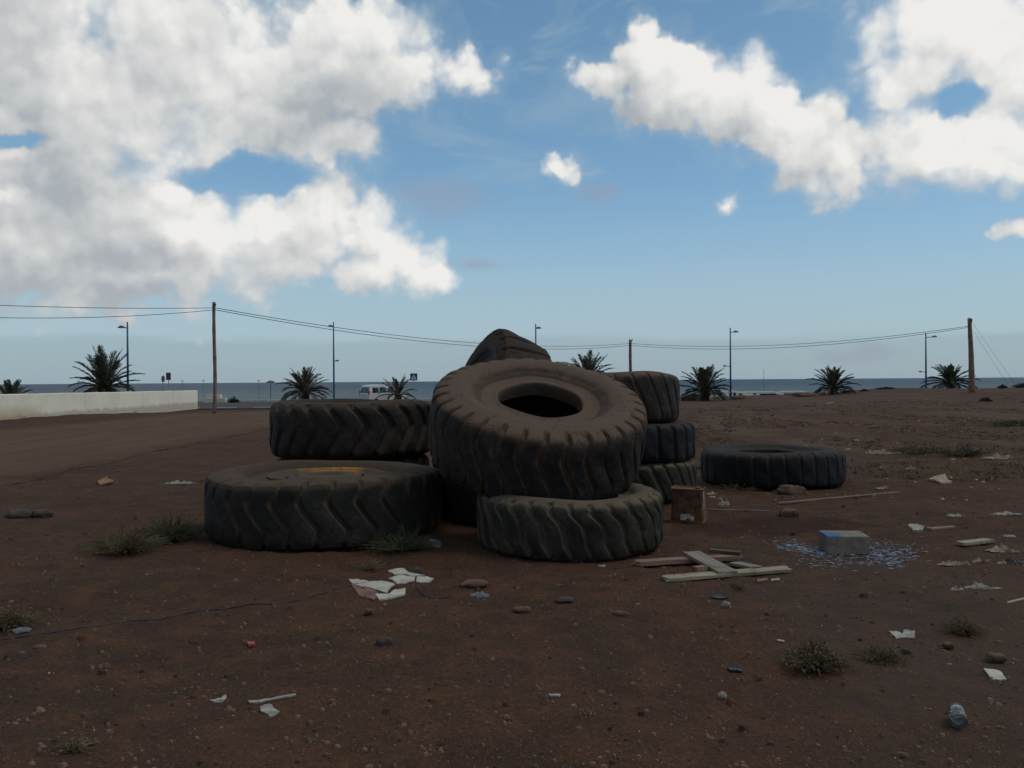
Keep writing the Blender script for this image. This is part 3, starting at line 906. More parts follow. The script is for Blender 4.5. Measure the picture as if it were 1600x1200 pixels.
palm(475, 80, 576, 74, 1.15, 44, 3, 'brownish palm with drooping lower fronds behind the arrow grooved tyre', M_DRYF, 0.42)
palm(622, 74, 586, 60, 0.85, 17, 4, 'thin sparse palm in front of the white van bonnet', M_DRYF, 0.22)
palm(918, 86, 551, 78, 2.2, 40, 5, 'palm showing only its fronds above the big tilted tyre', M_FROND, 0.35)
palm(1101, 80, 572, 78, 0.95, 48, 6, 'bushy palm standing between the stack of three tyres and a street lamp', M_FROND, 0.38)
palm(1302, 85, 573, 72, 0.7, 38, 7, 'palm standing alone between the two right street lamps', M_FROND, 0.34)
palm(1485, 85, 573, 80, 0.6, 40, 8, 'palm on the ridge beside the thick right pole', M_FROND, 0.34)

# ------------------------------------------------------------------ signs
M_GALV = mat('galvanised_steel', (0.28, 0.29, 0.30), 0.5, 0.1, 5)
M_SBLUE = mat('sign_blue', (0.015, 0.055, 0.20), 0.5, 0.08, 3)
M_SWHITE = mat('sign_white', (0.72, 0.73, 0.74), 0.5, 0.05, 3)
M_SBLK = mat('sign_black', (0.01, 0.01, 0.015), 0.5, 0.05, 3)
M_SBACK = mat('sign_back', (0.085, 0.070, 0.078), 0.6, 0.15, 3)
Y = 72; c = at(646.5, 589, Y); gz = H(c.x, Y)
root = empty('crossing_sign', (c.x, Y, gz)); tag(root, 'square blue pedestrian crossing sign on a thin post right of the van', 'road sign')
zc = c.z - gz
MB().tube([(0, 0.03, -0.1), (0, 0.03, zc + 0.2)], 0.03, 8).build('post', M_GALV, root)
pl = MB().box((0, 0, zc), (0.62, 0.02, 0.62)).build('sign_plate', M_SBLUE, root, bevel=0.006)
tri = MB(); o_ = [(-0.24, -0.21), (0.24, -0.21), (0, 0.24)]
tri.add([(x, -0.013, zc + z) for x, z in o_] + [(x, -0.017, zc + z) for x, z in o_], [(0, 1, 2), (5, 4, 3), (0, 3, 4, 1), (1, 4, 5, 2), (2, 5, 3, 0)])
tri.build('white_triangle', M_SWHITE, pl)
pd = MB()
def bar(a, b, wd):
    a = Vector((a[0], 0, a[1])); b = Vector((b[0], 0, b[1])); t = (b - a).normalized(); s = Vector((t.z, 0, -t.x)) * wd / 2
    q = [a - s, a + s, b + s, b - s]
    pd.add([(p.x, -0.018, zc + p.z) for p in q] + [(p.x, -0.021, zc + p.z) for p in q], [(0, 1, 2, 3), (7, 6, 5, 4), (0, 4, 5, 1), (1, 5, 6, 2), (2, 6, 7, 3), (3, 7, 4, 0)])
bar((0.0, 0.05), (0.01, -0.06), 0.06); bar((0.01, -0.06), (0.06, -0.17), 0.032); bar((0.0, -0.06), (-0.06, -0.17), 0.032)
bar((0.0, 0.03), (-0.055, -0.03), 0.022); bar((0.02, 0.03), (0.06, -0.03), 0.022); bar((0.0, 0.04), (0.0, 0.11), 0.045)
pd.build('pedestrian_symbol', M_SBLK, pl)
Y = 76; c = at(263.5, 588, Y); gz = H(c.x, Y)
root = empty('road_sign', (c.x, Y, gz)); tag(root, 'dark backed rectangular road sign above the cream wall', 'road sign', 'road signs seen over the cream wall')
zc = c.z - gz
MB().tube([(0, 0, -0.1), (0, 0, zc)], 0.035, 8).build('post', M_GALV, root)
MB().box((0, -0.045, zc), (0.44, 0.03, 0.68)).build('sign_plate', M_SBACK, root, bevel=0.01)
c = at(254, 592, Y); gz = H(c.x, Y)
root = empty('road_sign', (c.x, Y, gz), math.radians(84)); tag(root, 'narrow road sign seen edge on beside the dark rectangular sign', 'road sign', 'road signs seen over the cream wall')
zc = c.z - gz
MB().tube([(0, 0, -0.1), (0, 0, zc + 0.3)], 0.03, 8).build('post', M_GALV, root)
MB().lathe([(0.001, 0.0), (0.3, 0.0), (0.3, 0.03), (0.001, 0.03)], 24, Matrix.Translation((0, -0.04, zc)) @ Matrix.Rotation(PI / 2, 4, 'X')).build('sign_plate', M_SBACK, root)

# ------------------------------------------------------------------ van
M_VAN = mat('white_car_paint', (0.62, 0.63, 0.63), 0.3, 0.04, 1, spec=0.5)
M_GLASS = mat('dark_window_glass', (0.015, 0.022, 0.03), 0.12, 0.1, 1, spec=0.6)
M_TYRE = mat('car_tyre', (0.02, 0.02, 0.02), 0.8, 0.1, 5)
M_RED = mat('tail_lamp_red', (0.45, 0.03, 0.03), 0.3, 0.1, 5)
M_PLAST = mat('grey_plastic', (0.06, 0.06, 0.065), 0.6, 0.1, 5)
def van():
    Yv = 76.0
    c = at(597, 620, Yv)
    root = empty('van', (c.x, Yv + 0.4, -0.52), math.radians(90 - 48))   # local +x is the nose
    tag(root, 'small white passenger van with rear side windows parked behind the tyres', 'van')
    prof = [(-1.98, 0.34), (-2.0, 0.95), (-1.93, 1.28), (-1.80, 1.70), (-1.68, 1.80), (-0.6, 1.84), (0.2, 1.80), (0.42, 1.72), (1.05, 1.16), (1.25, 1.08), (1.85, 0.93), (1.98, 0.72), (2.0, 0.34)]
    mb = MB(); n = len(prof); vs = []
    for yy in (-1, -0.96, 0.96, 1):
        for x, z in prof:
            inset = 0.10 * sstep(1.0, 1.8, z)
            hw = 0.83 - inset
            q = 1 if abs(yy) < 1 else 0
            vs.append((x * (1 if q else 0.985), math.copysign(hw - (0 if not q else 0.0) - (0.03 if q else 0), yy) if q else math.copysign(hw, yy), z + (0.02 if q and z > 1.0 else 0) - (0.0 if q else 0.01)))
    # order of the rings: outer side, inner shoulder, inner shoulder, outer side
    fs = []
    for r in range(3):
        for i in range(n):
            a = r * n + i; b = r * n + (i + 1) % n
            fs.append((a, b, b + n, a + n))
    fs.append(tuple(range(n))[::-1]); fs.append(tuple(range(3 * n, 4 * n)))
    mb.add(vs, fs)
    mb.build('body', M_VAN, root, bevel=0.03)
    def hw(z): return 0.83 - 0.10 * float(sstep(1.0, 1.8, z))
    for s in (1, -1):
        for quad in ([(-1.62, 1.14), (-0.95, 1.14), (-0.95, 1.60), (-1.55, 1.60)], [(-0.85, 1.14), (-0.12, 1.14), (-0.12, 1.62), (-0.85, 1.62)],
                     [(-0.02, 1.14), (0.95, 1.14), (0.42, 1.62), (-0.02, 1.62)]):
            w_ = MB()
            a = [(x, s * (hw(z) + 0.012), z) for x, z in quad]; b = [(x, s * (hw(z) - 0.02), z) for x, z in quad]
            w_.add(a + b, [(0, 1, 2, 3), (7, 6, 5, 4)] + [(i, (i + 1) % 4, 4 + (i + 1) % 4, 4 + i) for i in range(4)])
            w_.build('side_window', M_GLASS, root)
        l = MB().box((-1.94, s * 0.76, 1.12), (0.12, 0.12, 0.42)); l.build('tail_light', M_RED, root, bevel=0.01)
        h_ = MB().box((1.95, s * 0.62, 0.82), (0.10, 0.28, 0.16)); h_.build('headlight', M_SWHITE, root, bevel=0.01)
        for x in (-1.25, 1.25):
            Mw = Matrix.Translation((x, s * 0.76, 0.32)) @ Matrix.Rotation(PI / 2, 4, 'X')
            wh = MB().lathe([(0.19, -0.09), (0.30, -0.09), (0.32, -0.05), (0.32, 0.05), (0.30, 0.09), (0.19, 0.09)], 28, Mw, close=True).build('wheel', M_TYRE, root, smooth=True)
            MB().lathe([(0.001, -0.07), (0.17, -0.085), (0.19, -0.06), (0.19, 0.06), (0.17, 0.085), (0.001, 0.07)], 20, Mw).build('hubcap', M_GALV, wh)
        MB().box((0.78, s * 0.88, 1.16), (0.12, 0.14, 0.18)).build('wing_mirror', M_PLAST, root, bevel=0.02)
    rw = MB()
    def rx(z): return float(np.interp(z, [0.95, 1.28, 1.70], [-2.0, -1.93, -1.80]))
    for y0, y1 in ((-0.64, -0.03), (0.03, 0.64)):
        q = [(y0, 1.12), (y1, 1.12), (y1 * 0.94, 1.62), (y0 * 0.94, 1.62)]
        w_ = MB(); a = [(rx(z) - 0.022, y, z) for y, z in q]; b = [(rx(z) + 0.02, y, z) for y, z in q]
        w_.add(a + b, [(3, 2, 1, 0), (4, 5, 6, 7)] + [((i + 1) % 4, i, 4 + i, 4 + (i + 1) % 4) for i in range(4)])
        w_.build('rear_window', M_GLASS, root)
    ws = MB(); q = [(-0.68, 1.2), (0.68, 1.2), (0.60, 1.66), (-0.60, 1.66)]
    fx = lambda z: float(np.interp(z, [1.16, 1.72], [1.05, 0.42]))
    ws.add([(fx(z) + 0.03, y, z + 0.01) for y, z in q] + [(fx(z) - 0.02, y, z) for y, z in q], [(0, 1, 2, 3), (7, 6, 5, 4)] + [((i + 1) % 4, i, 4 + i, 4 + (i + 1) % 4) for i in range(4)])
    ws.build('windscreen', M_GLASS, root)
    MB().box((-2.03, 0, 0.46), (0.14, 1.56, 0.22)).build('bumper', M_PLAST, root, bevel=0.03)
    MB().box((2.03, 0, 0.46), (0.14, 1.56, 0.26)).build('bumper', M_PLAST, root, bevel=0.03)
    MB().box((-2.02, 0.0, 0.98), (0.03, 0.5, 0.12)).build('number_plate', M_SWHITE, root)
van()

# ------------------------------------------------------------------ far small things on the left and the shore
M_CREAM = mat('cream_plaster', (0.60, 0.56, 0.45), 0.9, 0.08, 2)
Y = 84.5; c = at(336, 628, Y)
root = empty('masonry_bench', (c.x, Y, -0.42)); tag(root, 'low stepped cream masonry bench on the seafront behind the left pole', 'bench')
MB().box((0, 0, 0.23), (2.3, 0.8, 0.5)).build('seat', M_CREAM, root, bevel=0.03)
MB().box((-0.1, 0.12, 0.66), (1.4, 0.5, 0.38)).build('backrest', M_CREAM, root, bevel=0.03)
M_PLAMP = mat('promenade_lamp_grey', (0.16, 0.18, 0.20), 0.6, 0.1, 3)
for i, (px, py) in enumerate(((123, 596), (285, 595.5), (318, 594.5), (404, 595))):
    Y = 150.0; c = at(px, py, Y)
    root = empty('promenade_lamp', (c.x, Y, -4.0))
    h = c.z + 4.0
    MB().tube([(0, 0, 0), (0, 0, h)], 0.03, 6).build('pole', M_PLAMP, root)
    MB().lathe([(0.001, 0.12), (0.15, 0.09), (0.36, 0.0), (0.001, -0.04)], 16, Matrix.Translation((0, 0, h))).build('lamp_head', M_PLAMP, root)
    tag(root, ['tiny flat headed lamp over the sea left of the biggest palm', 'tiny flat headed lamp just right of the dark rectangular sign',
               'tiny flat headed lamp close to the left pole on its left side', 'tiny flat headed lamp between the left pole and the brownish palm'][i], 'lamp', 'small lamps on the shore')
M_THATCH = mat('thatch', (0.09, 0.085, 0.07), 0.95, 0.3, 4)
Y = 150.0; c = at(423, 598, Y)
root = empty('thatched_parasol', (c.x, Y, -4.0)); tag(root, 'thatched beach parasol on the horizon beside the brownish palm', 'parasol')
MB().tube([(0, 0, 0), (0, 0, c.z + 4.2)], 0.06, 8).build('pole', M_THATCH, root)
MB().lathe([(0.001, 0.42), (0.4, 0.32), (0.85, 0.05), (0.80, 0.0), (0.001, 0.1)], 20, Matrix.Translation((0, 0, c.z + 4.0))).build('canopy', M_THATCH, root)
# shore on the right: flagpole, white shore shelters, white boat
M_WHT = mat('white_plaster', (0.70, 0.70, 0.67), 0.8, 0.08, 2)
Y = 240.0; c = at(1193.5, 577, Y)
root = empty('mast', (c.x, Y, -3.6)); tag(root, 'thin mast rising from the beach against the sky right of a street lamp', 'mast')
MB().tube([(0, 0, -0.3), (0, 0, (c.z + 3.6) * 0.5), (0, 0, c.z + 3.6)], [0.10, 0.08, 0.05], 8).build('pole', M_PLAMP, root)
MB().box((0.0, 0, 1.0), (0.8, 0.5, 1.4)).build('base', M_WHT, root)
shore = [(1122, 612, 9, 1.2, 'long low white shore hut behind the palm beside the street lamp'), (1176, 613, 12, 0.7, 'long low white shore hut left of the thin mast'),
         (1212, 614.5, 10, 0.9, 'low white shore hut just right of the thin mast'), (1238, 612, 6, 1.4, 'white shore hut nearest the lone palm')]
for px, py, wd, hh, lab in shore:
    Y = 236.0; c = at(px, py, Y)
    root = empty('beach_hut', (c.x, Y, c.z - hh)); tag(root, lab, 'hut', 'white huts along the far beach')
    MB().box((0, 0, hh / 2 - 0.6), (wd, 4, hh + 1.2)).build('wall', M_WHT, root)
    MB().box((0, 0, hh + 0.08), (wd + 0.5, 4.6, 0.18)).build('roof', M_WHT, root)
    for k in range(3): MB().box((-wd / 3 + k * wd / 3, -2.02, hh * 0.35), (0.9, 0.06, hh * 0.6)).build('doorway', M_PLAST, root)

# ------------------------------------------------------------------ weeds, bushes
M_WEED = mat('dusty_weed', (0.125, 0.100, 0.050), 0.85, 0.4, 5)
M_WEEDG = mat('green_weed', (0.080, 0.082, 0.045), 0.85, 0.4, 5)
M_DRY = mat('dry_grass', (0.16, 0.12, 0.07), 0.9, 0.3, 5)
M_FARB = mat('far_scrub', (0.050, 0.042, 0.036), 0.9, 0.4, 2)
def weed(base, wd, ht, n, seed, mt, label, name='weed_tuft', group='weeds growing on the bare soil', leaf=0.016, cat='weed'):
    rng = random.Random(seed)
    st = MB(); lf = MB()
    n = int(n * 1.15)
    for i in range(n):
        a = rng.uniform(0, 2 * PI); q = rng.random() ** 0.6
        b = Vector((math.cos(a), math.sin(a), 0)) * wd * 0.18 * rng.random()
        end = Vector((math.cos(a) * wd * 0.62 * q, math.sin(a) * wd * 0.55 * q, ht * (1.0 - 0.72 * q) * rng.uniform(0.55, 1.1)))
        mid = (b + end) * 0.5 + Vector((0, 0, ht * 0.15))
        pts = []
        for k in range(6):
            t = k / 5; pts.append(b * (1 - t) ** 2 + mid * 2 * t * (1 - t) + end * t * t + Vector((rng.gauss(0, .006), rng.gauss(0, .006), 0)))
        st.tube(pts, [0.0028 * (1.2 - t / 6) for t in range(6)], 3, cap=False)
        for k in range(11):
            t = rng.uniform(0.2, 1.0); j = min(4, int(t * 5)); p = pts[j].lerp(pts[j + 1], t * 5 - j)
            d = Vector((rng.gauss(0, 1), rng.gauss(0, 1), rng.gauss(0.5, 0.7))).normalized()
            s = d.cross(Vector((rng.gauss(0, 1), rng.gauss(0, 1), rng.gauss(0, 1)))).normalized()
            l = leaf * rng.uniform(0.4, 1.3)
            lf.add([p, p + d * l * 0.5 + s * l * 0.2, p + d * l, p + d * l * 0.5 - s * l * 0.2], [(0, 1, 2, 3)])
    root = empty(name, base)
    st.build('stems', mt, root); lf.build('leaves', mt, root)
    tag(root, label, cat, group)
def weed_px(x0, x1, ytop, ybot, n, seed, mt, label, **k):
    b = ground((x0 + x1) / 2, ybot - 3); sc = b.y / F_PX
    weed(b - Vector((0, 0, 0.01)), (x1 - x0) * sc, max(0.06, (ybot - ytop) * sc * 0.85), n, seed, mt, label, **k)
weed_px(135, 255, 805, 866, 330, 1, M_WEED, 'olive dusty weed tuft in front of the greener bush, left of the tyres')
weed_px(212, 322, 786, 848, 400, 2, M_WEEDG, 'dark green bushy weed beside the left end of the yellow rimmed tyre')
weed_px(572, 685, 814, 862, 260, 3, M_WEEDG, 'sprawling green weed at the foot of the yellow rimmed tyre on its right')
weed_px(-40, 62, 940, 980, 260, 4, M_WEED, 'low weed at the left edge above the thin cable')
weed_px(1224, 1316, 985, 1046, 240, 5, M_WEED, 'round olive weed on the rubble in the right foreground', leaf=0.020)
weed_px(1338, 1414, 995, 1036, 120, 6, M_WEED, 'sparse flat weed just right of the round olive weed', leaf=0.012)
weed_px(1470, 1535, 952, 992, 110, 7, M_WEED, 'thin weed at the right below the torn rags', leaf=0.012)
weed_px(1465, 1540, 692, 716, 160, 8, M_WEEDG, 'green weed patch in the middle distance on the right', leaf=0.04)
weed_px(1545, 1640, 655, 668, 160, 9, M_WEEDG, 'far green weed patch at the right edge', leaf=0.06)
weed_px(1395, 1470, 690, 712, 100, 19, M_WEEDG, 'smaller green weed left of the green weed patch on the right', leaf=0.04)
weed_px(552, 600, 860, 893, 60, 10, M_DRY, 'small dry grass tuft touching the broken white boards', leaf=0.012)
weed_px(1128, 1172, 903, 922, 60, 11, M_WEED, 'tiny weed in front of the crossed planks', leaf=0.010)
weed_px(1120, 1190, 748, 768, 40, 12, M_DRY, 'dry weed at the left foot of the lone tyre', leaf=0.02)
weed_px(895, 935, 1085, 1128, 14, 13, M_DRY, 'little dry twiggy plant in the bare foreground', leaf=0.010)
weed_px(90, 150, 1140, 1172, 50, 14, M_WEED, 'low faint weed in the bottom left corner', leaf=0.010)
weed_px(1155, 1180, 905, 918, 16, 15, M_DRY, 'dry sprig at the right end of the front plank', leaf=0.01)
# far scrub along the ridge
Y = 84; 
for i, (px, wpx, hpx, Y, lab) in enumerate([(364, 20, 13, 83.5, 'dark round bush beside the cream masonry bench'), (1325, 18, 5, 86, 'low bush just right of the lone palm foot'),
        (1385, 30, 5, 87, 'low wide bush halfway between the two right palms'), (1566, 14, 8, 88, 'small bush on the ridge right of the thick pole'),
        (1595, 22, 10, 88, 'dark bush on the ridge at the right edge'), (1350, 12, 4, 86, 'tiny bush between the lone palm and the wide low bush'), (1540, 16, 7, 50, 'dark low bush in the far field below the thick pole')]):
    x = (px - 800) / F_PX * Y
    weed(Vector((x, Y, H(x, Y) - 0.05)), wpx / F_PX * Y, hpx / F_PX * Y, 120, 60 + i, M_FARB, lab, 'bush', 'bushes on the far ridge', 0.12, 'bush')

# ------------------------------------------------------------------ rocks
M_ROCK = mat('brown_stone', (0.110, 0.066, 0.042), 0.9, 0.35, 9, 0.01, 30)
M_ROCKD = mat('dark_basalt', (0.066, 0.052, 0.047), 0.85, 0.3, 9, 0.01, 30)
M_ROCKP = mat('pale_stone', (0.22, 0.19, 0.16), 0.9, 0.25, 12, 0.006, 30)
def rock_mb(c, sx, sy, sz, seed, mb=None, n=10):
    mb = mb or MB(); off = Vector((seed * 3.7, seed * 1.3, 0)); m2 = n * 2
    vs = [(c[0], c[1], c[2] - sz)]
    for i in range(1, n):
        for k in range(m2):
            a = PI * i / n; b = 2 * PI * k / m2
            d = Vector((math.sin(a) * math.cos(b), math.sin(a) * math.sin(b), -math.cos(a)))
            r = 1 + 0.38 * mnoise.noise(d * 1.3 + off) + 0.16 * mnoise.noise(d * 3.1 + off)
            d = Vector([math.copysign(abs(q) ** 0.8, q) for q in d])
            vs.append((c[0] + d.x * sx * r, c[1] + d.y * sy * r, c[2] + d.z * sz * r))
    vs.append((c[0], c[1], c[2] + sz * 0.97))
    fs = [(0, 1 + (k + 1) % m2, 1 + k) for k in range(m2)]
    for i in range(n - 2):
        for k in range(m2):
            a = 1 + i * m2 + k; b = 1 + i * m2 + (k + 1) % m2
            fs.append((a, b, b + m2, a + m2))
    L_ = 1 + (n - 2) * m2
    fs += [(L_ + k, L_ + (k + 1) % m2, len(vs) - 1) for k in range(m2)]
    return mb.add(vs, fs)
def rock(x0, x1, ytop, ybot, seed, mt, label, cat='stone', group='loose stones on the soil', dep=0.8):
    b = ground((x0 + x1) / 2, ybot); sc = b.y / F_PX
    wd = (x1 - x0) * sc / 2; hz = (ybot - ytop) * sc * 0.5
    o = rock_mb((0, 0, 0), wd, wd * dep, hz * 1.05, seed).build('stone', mt, smooth=True)
    o.location = b + Vector((0, wd * dep * 0.7, hz * 0.55))
    tag(o, label, cat, group)
rock(1219, 1262, 757, 774, 1, M_ROCK, 'brown boulder lying against the front of the lone tyre')
rock(1221, 1253, 793, 809, 2, M_ROCK, 'reddish stone lying below the long thin stick')
rock(6, 44, 795, 810, 3, M_ROCKD, 'left of two dark grey stones near the left edge')
rock(44, 76, 795, 809, 4, M_ROCKD, 'right of two dark grey stones near the left edge')
rock(587, 613, 993, 1012, 5, M_ROCKD, 'dark rounded stone alone in the foreground below the white boards', dep=0.5)
rock(1128, 1142, 938, 951, 6, M_ROCKP, 'small pale brown stone below the crossed planks')
rock(568, 582, 950, 960, 7, M_ROCK, 'small dark lump just below the broken white boards')
rock(645, 658, 884, 898, 8, M_ROCKD, 'dark grey stone touching the top of the broken white boards')
rock(1123, 1136, 1081, 1093, 9, M_ROCKP, 'small stone in the lower foreground right of the centre')
rock(960, 984, 955, 966, 10, M_ROCK, 'flat brown stone in the middle of the bare foreground')
rock(870, 898, 934, 942, 11, M_ROCKD, 'flat dark clod below the flat front tyre')
rock(802, 830, 948, 958, 12, M_ROCK, 'brown clod in the foreground below the flat front tyre on its left')
rock(720, 760, 908, 919, 13, M_ROCK, 'broad earth clod right of the broken white boards')
rock(1410, 1424, 1012, 1023, 14, M_ROCKD, 'dark little stone at the right end of the sparse flat weed')
rock(48, 68, 1008, 1018, 15, M_ROCK, 'reddish stone under the cable near the left edge')
rock(1545, 1575, 1020, 1036, 16, M_ROCK, 'brown clod at the right edge above the square white card')
rock(665, 690, 842, 856, 17, M_ROCKP, 'pale crumbled lump at the gap between the two front tyres')
rock(1475, 1492, 1003, 1013, 18, M_ROCK, 'small brown stone in the right foreground under the thin weed')
# earth mounds by the far palm
for i, (px, wpx, hpx, lab) in enumerate([(1082, 36, 9, 'earth heap at the left foot of the palm beside the street lamp'), (1158, 30, 6, 'low earth heap right of the street lamp beside the palm'),
                                         (1255, 40, 7, 'low earth heap left of the lone palm')]):
    Y = 82; x = (px - 800) / F_PX * Y
    o = rock_mb((0, 0, 0), wpx / F_PX * Y / 2, 1.0, hpx / F_PX * Y, 30 + i, n=14).build('earth_heap', M_ROCK, smooth=True)
    o.location = (x, Y, H(x, Y)); tag(o, lab, 'earth heap', 'earth heaps near the palms')

# pebbles and litter crumbs nobody could count
def scatter(name, mt, n, seed, smin, smax, label, cat, region, flatk=0.6):
    rng = random.Random(seed); mb = MB()
    for i in range(n):
        x, y = region(rng)
        s = rng.uniform(smin, smax) * (0.6 + rng.random() ** 3 * 1.6)
        z = H(x, y) + micro(x, y)
        a = rng.uniform(0, PI); pts = []
        ring = rng.choice((4, 5, 6))
        q = []
        for k in range(ring):
            b = 2 * PI * k / ring + rng.uniform(-0.3, 0.3); r = s * rng.uniform(0.6, 1.1)
            q.append((x + r * math.cos(b), y + r * math.sin(b) * 0.8))
        hh = s * flatk * rng.uniform(0.5, 1.1)
        vs = [(px, py, z - 0.004) for px, py in q] + [(x + (px - x) * 0.6, y + (py - y) * 0.6, z + hh) for px, py in q]
        fs = [tuple(range(ring, 2 * ring))] + [(k, (k + 1) % ring, ring + (k + 1) % ring, ring + k) for k in range(ring)]
        mb.add(vs, fs)
    o = mb.build(name, mt)
    tag(o, label, cat, kind='stuff')
def reg_front(rng):
    y = 3.0 + 11 * rng.random() ** 1.4; return rng.uniform(-0.72, 0.72) * y, y
def reg_right(rng):
    y = 3.2 + 14 * rng.random() ** 1.3; return rng.uniform(0.12, 0.70) * y, y
def reg_mid(rng):
    y = 11 + 38 * rng.random() ** 1.6; return rng.uniform(0.15, 0.72) * y, y
M_CRUMB = mat('pale_crumbs', (0.30, 0.26, 0.215), 0.9, 0.5, 5)
M_PEB = mat('soil_pebbles', (0.135, 0.088, 0.060), 0.95, 0.5, 5)
scatter('gravel', M_PEB, 11000, 1, 0.004, 0.014, 'brown gravel and grit strewn over the soil', 'gravel', reg_front)
scatter('soil_clods', M_SOIL, 700, 11, 0.006, 0.020, 'crumbly brown clods of earth all over the soil', 'earth clods', reg_front, 0.75)
scatter('rubble_crumbs', M_CRUMB, 800, 2, 0.002, 0.006, 'pale rubble crumbs scattered over the right foreground', 'rubble', reg_right, 0.5)
scatter('pale_grit', M_CRUMB, 300, 3, 0.003, 0.007, 'scattered pale grit across the foreground', 'grit', reg_front, 0.4)
scatter('field_litter', M_CRUMB, 520, 4, 0.012, 0.040, 'white scraps too small to tell apart in the far field', 'litter', reg_mid, 0.4)

# low dry growth over the middle distance on the right and along the track
def cover(name, mt, n, seed, region, label, hmin, hmax, spread):
    rng = random.Random(seed); mb = MB()
    for i in range(n):
        x, y = region(rng)
        if mnoise.noise(Vector((x * 0.35, y * 0.22, seed))) < -0.02: continue
        z = H(x, y) + (micro(x, y) if y < 30 else 0) - 0.01
        for k in range(9):
            a = rng.uniform(0, 2 * PI); h = rng.uniform(hmin, hmax); l = spread * rng.random()
            bx, by = x + rng.gauss(0, spread * 0.5), y + rng.gauss(0, spread * 0.5)
            t = (bx + l * math.cos(a), by + l * math.sin(a), z + h)
            w_ = 0.004 + 0.0004 * y
            mb.add([(bx - w_, by, z), (bx + w_, by, z), t], [(0, 1, 2)])
    tag(mb.build(name, mt), label, 'ground cover', kind='stuff')
def reg_field(rng):
    y = 11.5 + 48 * rng.random() ** 1.3; return rng.uniform(0.20, 0.75) * y, y
def reg_left(rng):
    y = 12 + 40 * rng.random(); return rng.choice((rng.gauss(-8.4, 0.5), rng.uniform(-20, -17.5), rng.uniform(-8, -4))), y
M_COVER = mat('dry_ground_cover', (0.130, 0.088, 0.046), 0.95, 0.4, 1.2)
cover('dry_growth', M_COVER, 5200, 1, reg_field, 'low dry yellowish growth covering the field on the right', 0.02, 0.07, 0.10)
cover('sparse_growth', M_COVER, 260, 2, reg_left, 'sparse dry growth along the worn track', 0.01, 0.035, 0.05)
for i, px in enumerate((12, 38, 68, 163, 230)):
    q = pB.lerp(pA, (px + 10) / 313) + Vector((0, -0.12, 0))
    weed(Vector((q.x, q.y, H(q.x, q.y))), (0.9, 0.6, 0.45, 0.9, 0.5)[i], (0.2, 0.22, 0.12, 0.16, 0.08)[i], 50, 90 + i, M_DRY,
         ('dry tuft at the wall foot by the left edge of the picture', 'dry tuft at the wall foot under the orange stain', 'small dry tuft at the wall foot where the orange stain ends',
          'dry tuft at the wall foot below the biggest palm', 'low dry tuft at the wall foot below the dark rectangular sign')[i], leaf=0.04)

# ------------------------------------------------------------------ rusty tin
def rust_mat():
    mt = bpy.data.materials.new('rusty_tin'); mt.use_nodes = True
    t = NT(mt.node_tree); bs = mt.node_tree.nodes['Principled BSDF']
    co = t.n('ShaderNodeTexCoord').outputs['Object']
    n1 = t.noise(co, 9, 7, 0.65); n2 = t.noise(t.vm('MULTIPLY', co, (1, 1, 0.35)), 30, 6, 0.6)
    c = t.mix(t.ss(n1, 0.35, 0.6), (0.060, 0.024, 0.012), (0.17, 0.075, 0.035))
    c = t.mix(t.ss(n2, 0.62, 0.72), c, (0.30, 0.24, 0.17))
    t.set(bs.inputs['Base Color'], c); bs.inputs['Roughness'].default_value = 0.7; bs.inputs['Metallic'].default_value = 0.15
    b = t.n('ShaderNodeBump'); b.inputs['Distance'].default_value = 0.006; t.set(b.inputs['Height'], n2); t.set(bs.inputs['Normal'], b.outputs[0])
    return mt
M_RUST = rust_mat()
M_CANW = mat('peeling_label_and_highlight', (0.50, 0.46, 0.37), 0.8, 0.3, 20)
b = ground(1081, 818); b.y += 0.18
root = empty('rusty_tin', b, 0.0, rot=(0.02, -0.01, 0.3)); tag(root, 'rusty square tin can with a torn pale label standing right of the flat front tyre', 'tin')
def rrect(w_, d_, r_=0.03, n_=5):
    out = []
    for cx, cy, a0 in ((w_ / 2 - r_, d_ / 2 - r_, 0), (-w_ / 2 + r_, d_ / 2 - r_, 90), (-w_ / 2 + r_, -d_ / 2 + r_, 180), (w_ / 2 - r_, -d_ / 2 + r_, 270)):
        for k in range(n_ + 1):
            a = math.radians(a0 + 90 * k / n_); out.append((cx + r_ * math.cos(a), cy + r_ * math.sin(a)))
    return out
root.rotation_euler = (0.03, 0.012, math.radians(-20))
tb = MB(); vs = []; levels = [(0.0, -0.010), (0.004, 0.004), (0.014, 0.006), (0.018, 0.0), (0.10, -0.002), (0.20, -0.008), (0.30, -0.010), (0.372, -0.012), (0.376, -0.004), (0.386, -0.004), (0.388, -0.012), (0.370, -0.020)]
NR = len(rrect(0.3, 0.3))
for z_, o_ in levels:
    wob = 0.006 * math.sin(z_ * 14)
    for i_, (x_, y_) in enumerate(rrect(0.375 + 2 * o_, 0.27 + 2 * o_)):
        vs.append((x_ + wob, y_ + (0.010 * math.exp(-((z_ - 0.2) / 0.07) ** 2) if y_ < -0.1 and abs(x_) < 0.1 else 0), z_))
fs = [(l * NR + k, l * NR + (k + 1) % NR, (l + 1) * NR + (k + 1) % NR, (l + 1) * NR + k) for l in range(len(levels) - 1) for k in range(NR)]
fs.append(tuple((len(levels) - 1) * NR + k for k in range(NR)))
tb.add(vs, fs).build('body', M_RUST, root, smooth=False)
MB().lathe([(0.001, 0.0), (0.028, 0.0), (0.030, 0.012), (0.026, 0.016), (0.001, 0.016)], 20, Matrix.Translation((0.10, 0.04, 0.371))).build('cap', M_RUST, root)
lb = MB(); rngl = random.Random(4); cols = 20; vs = []
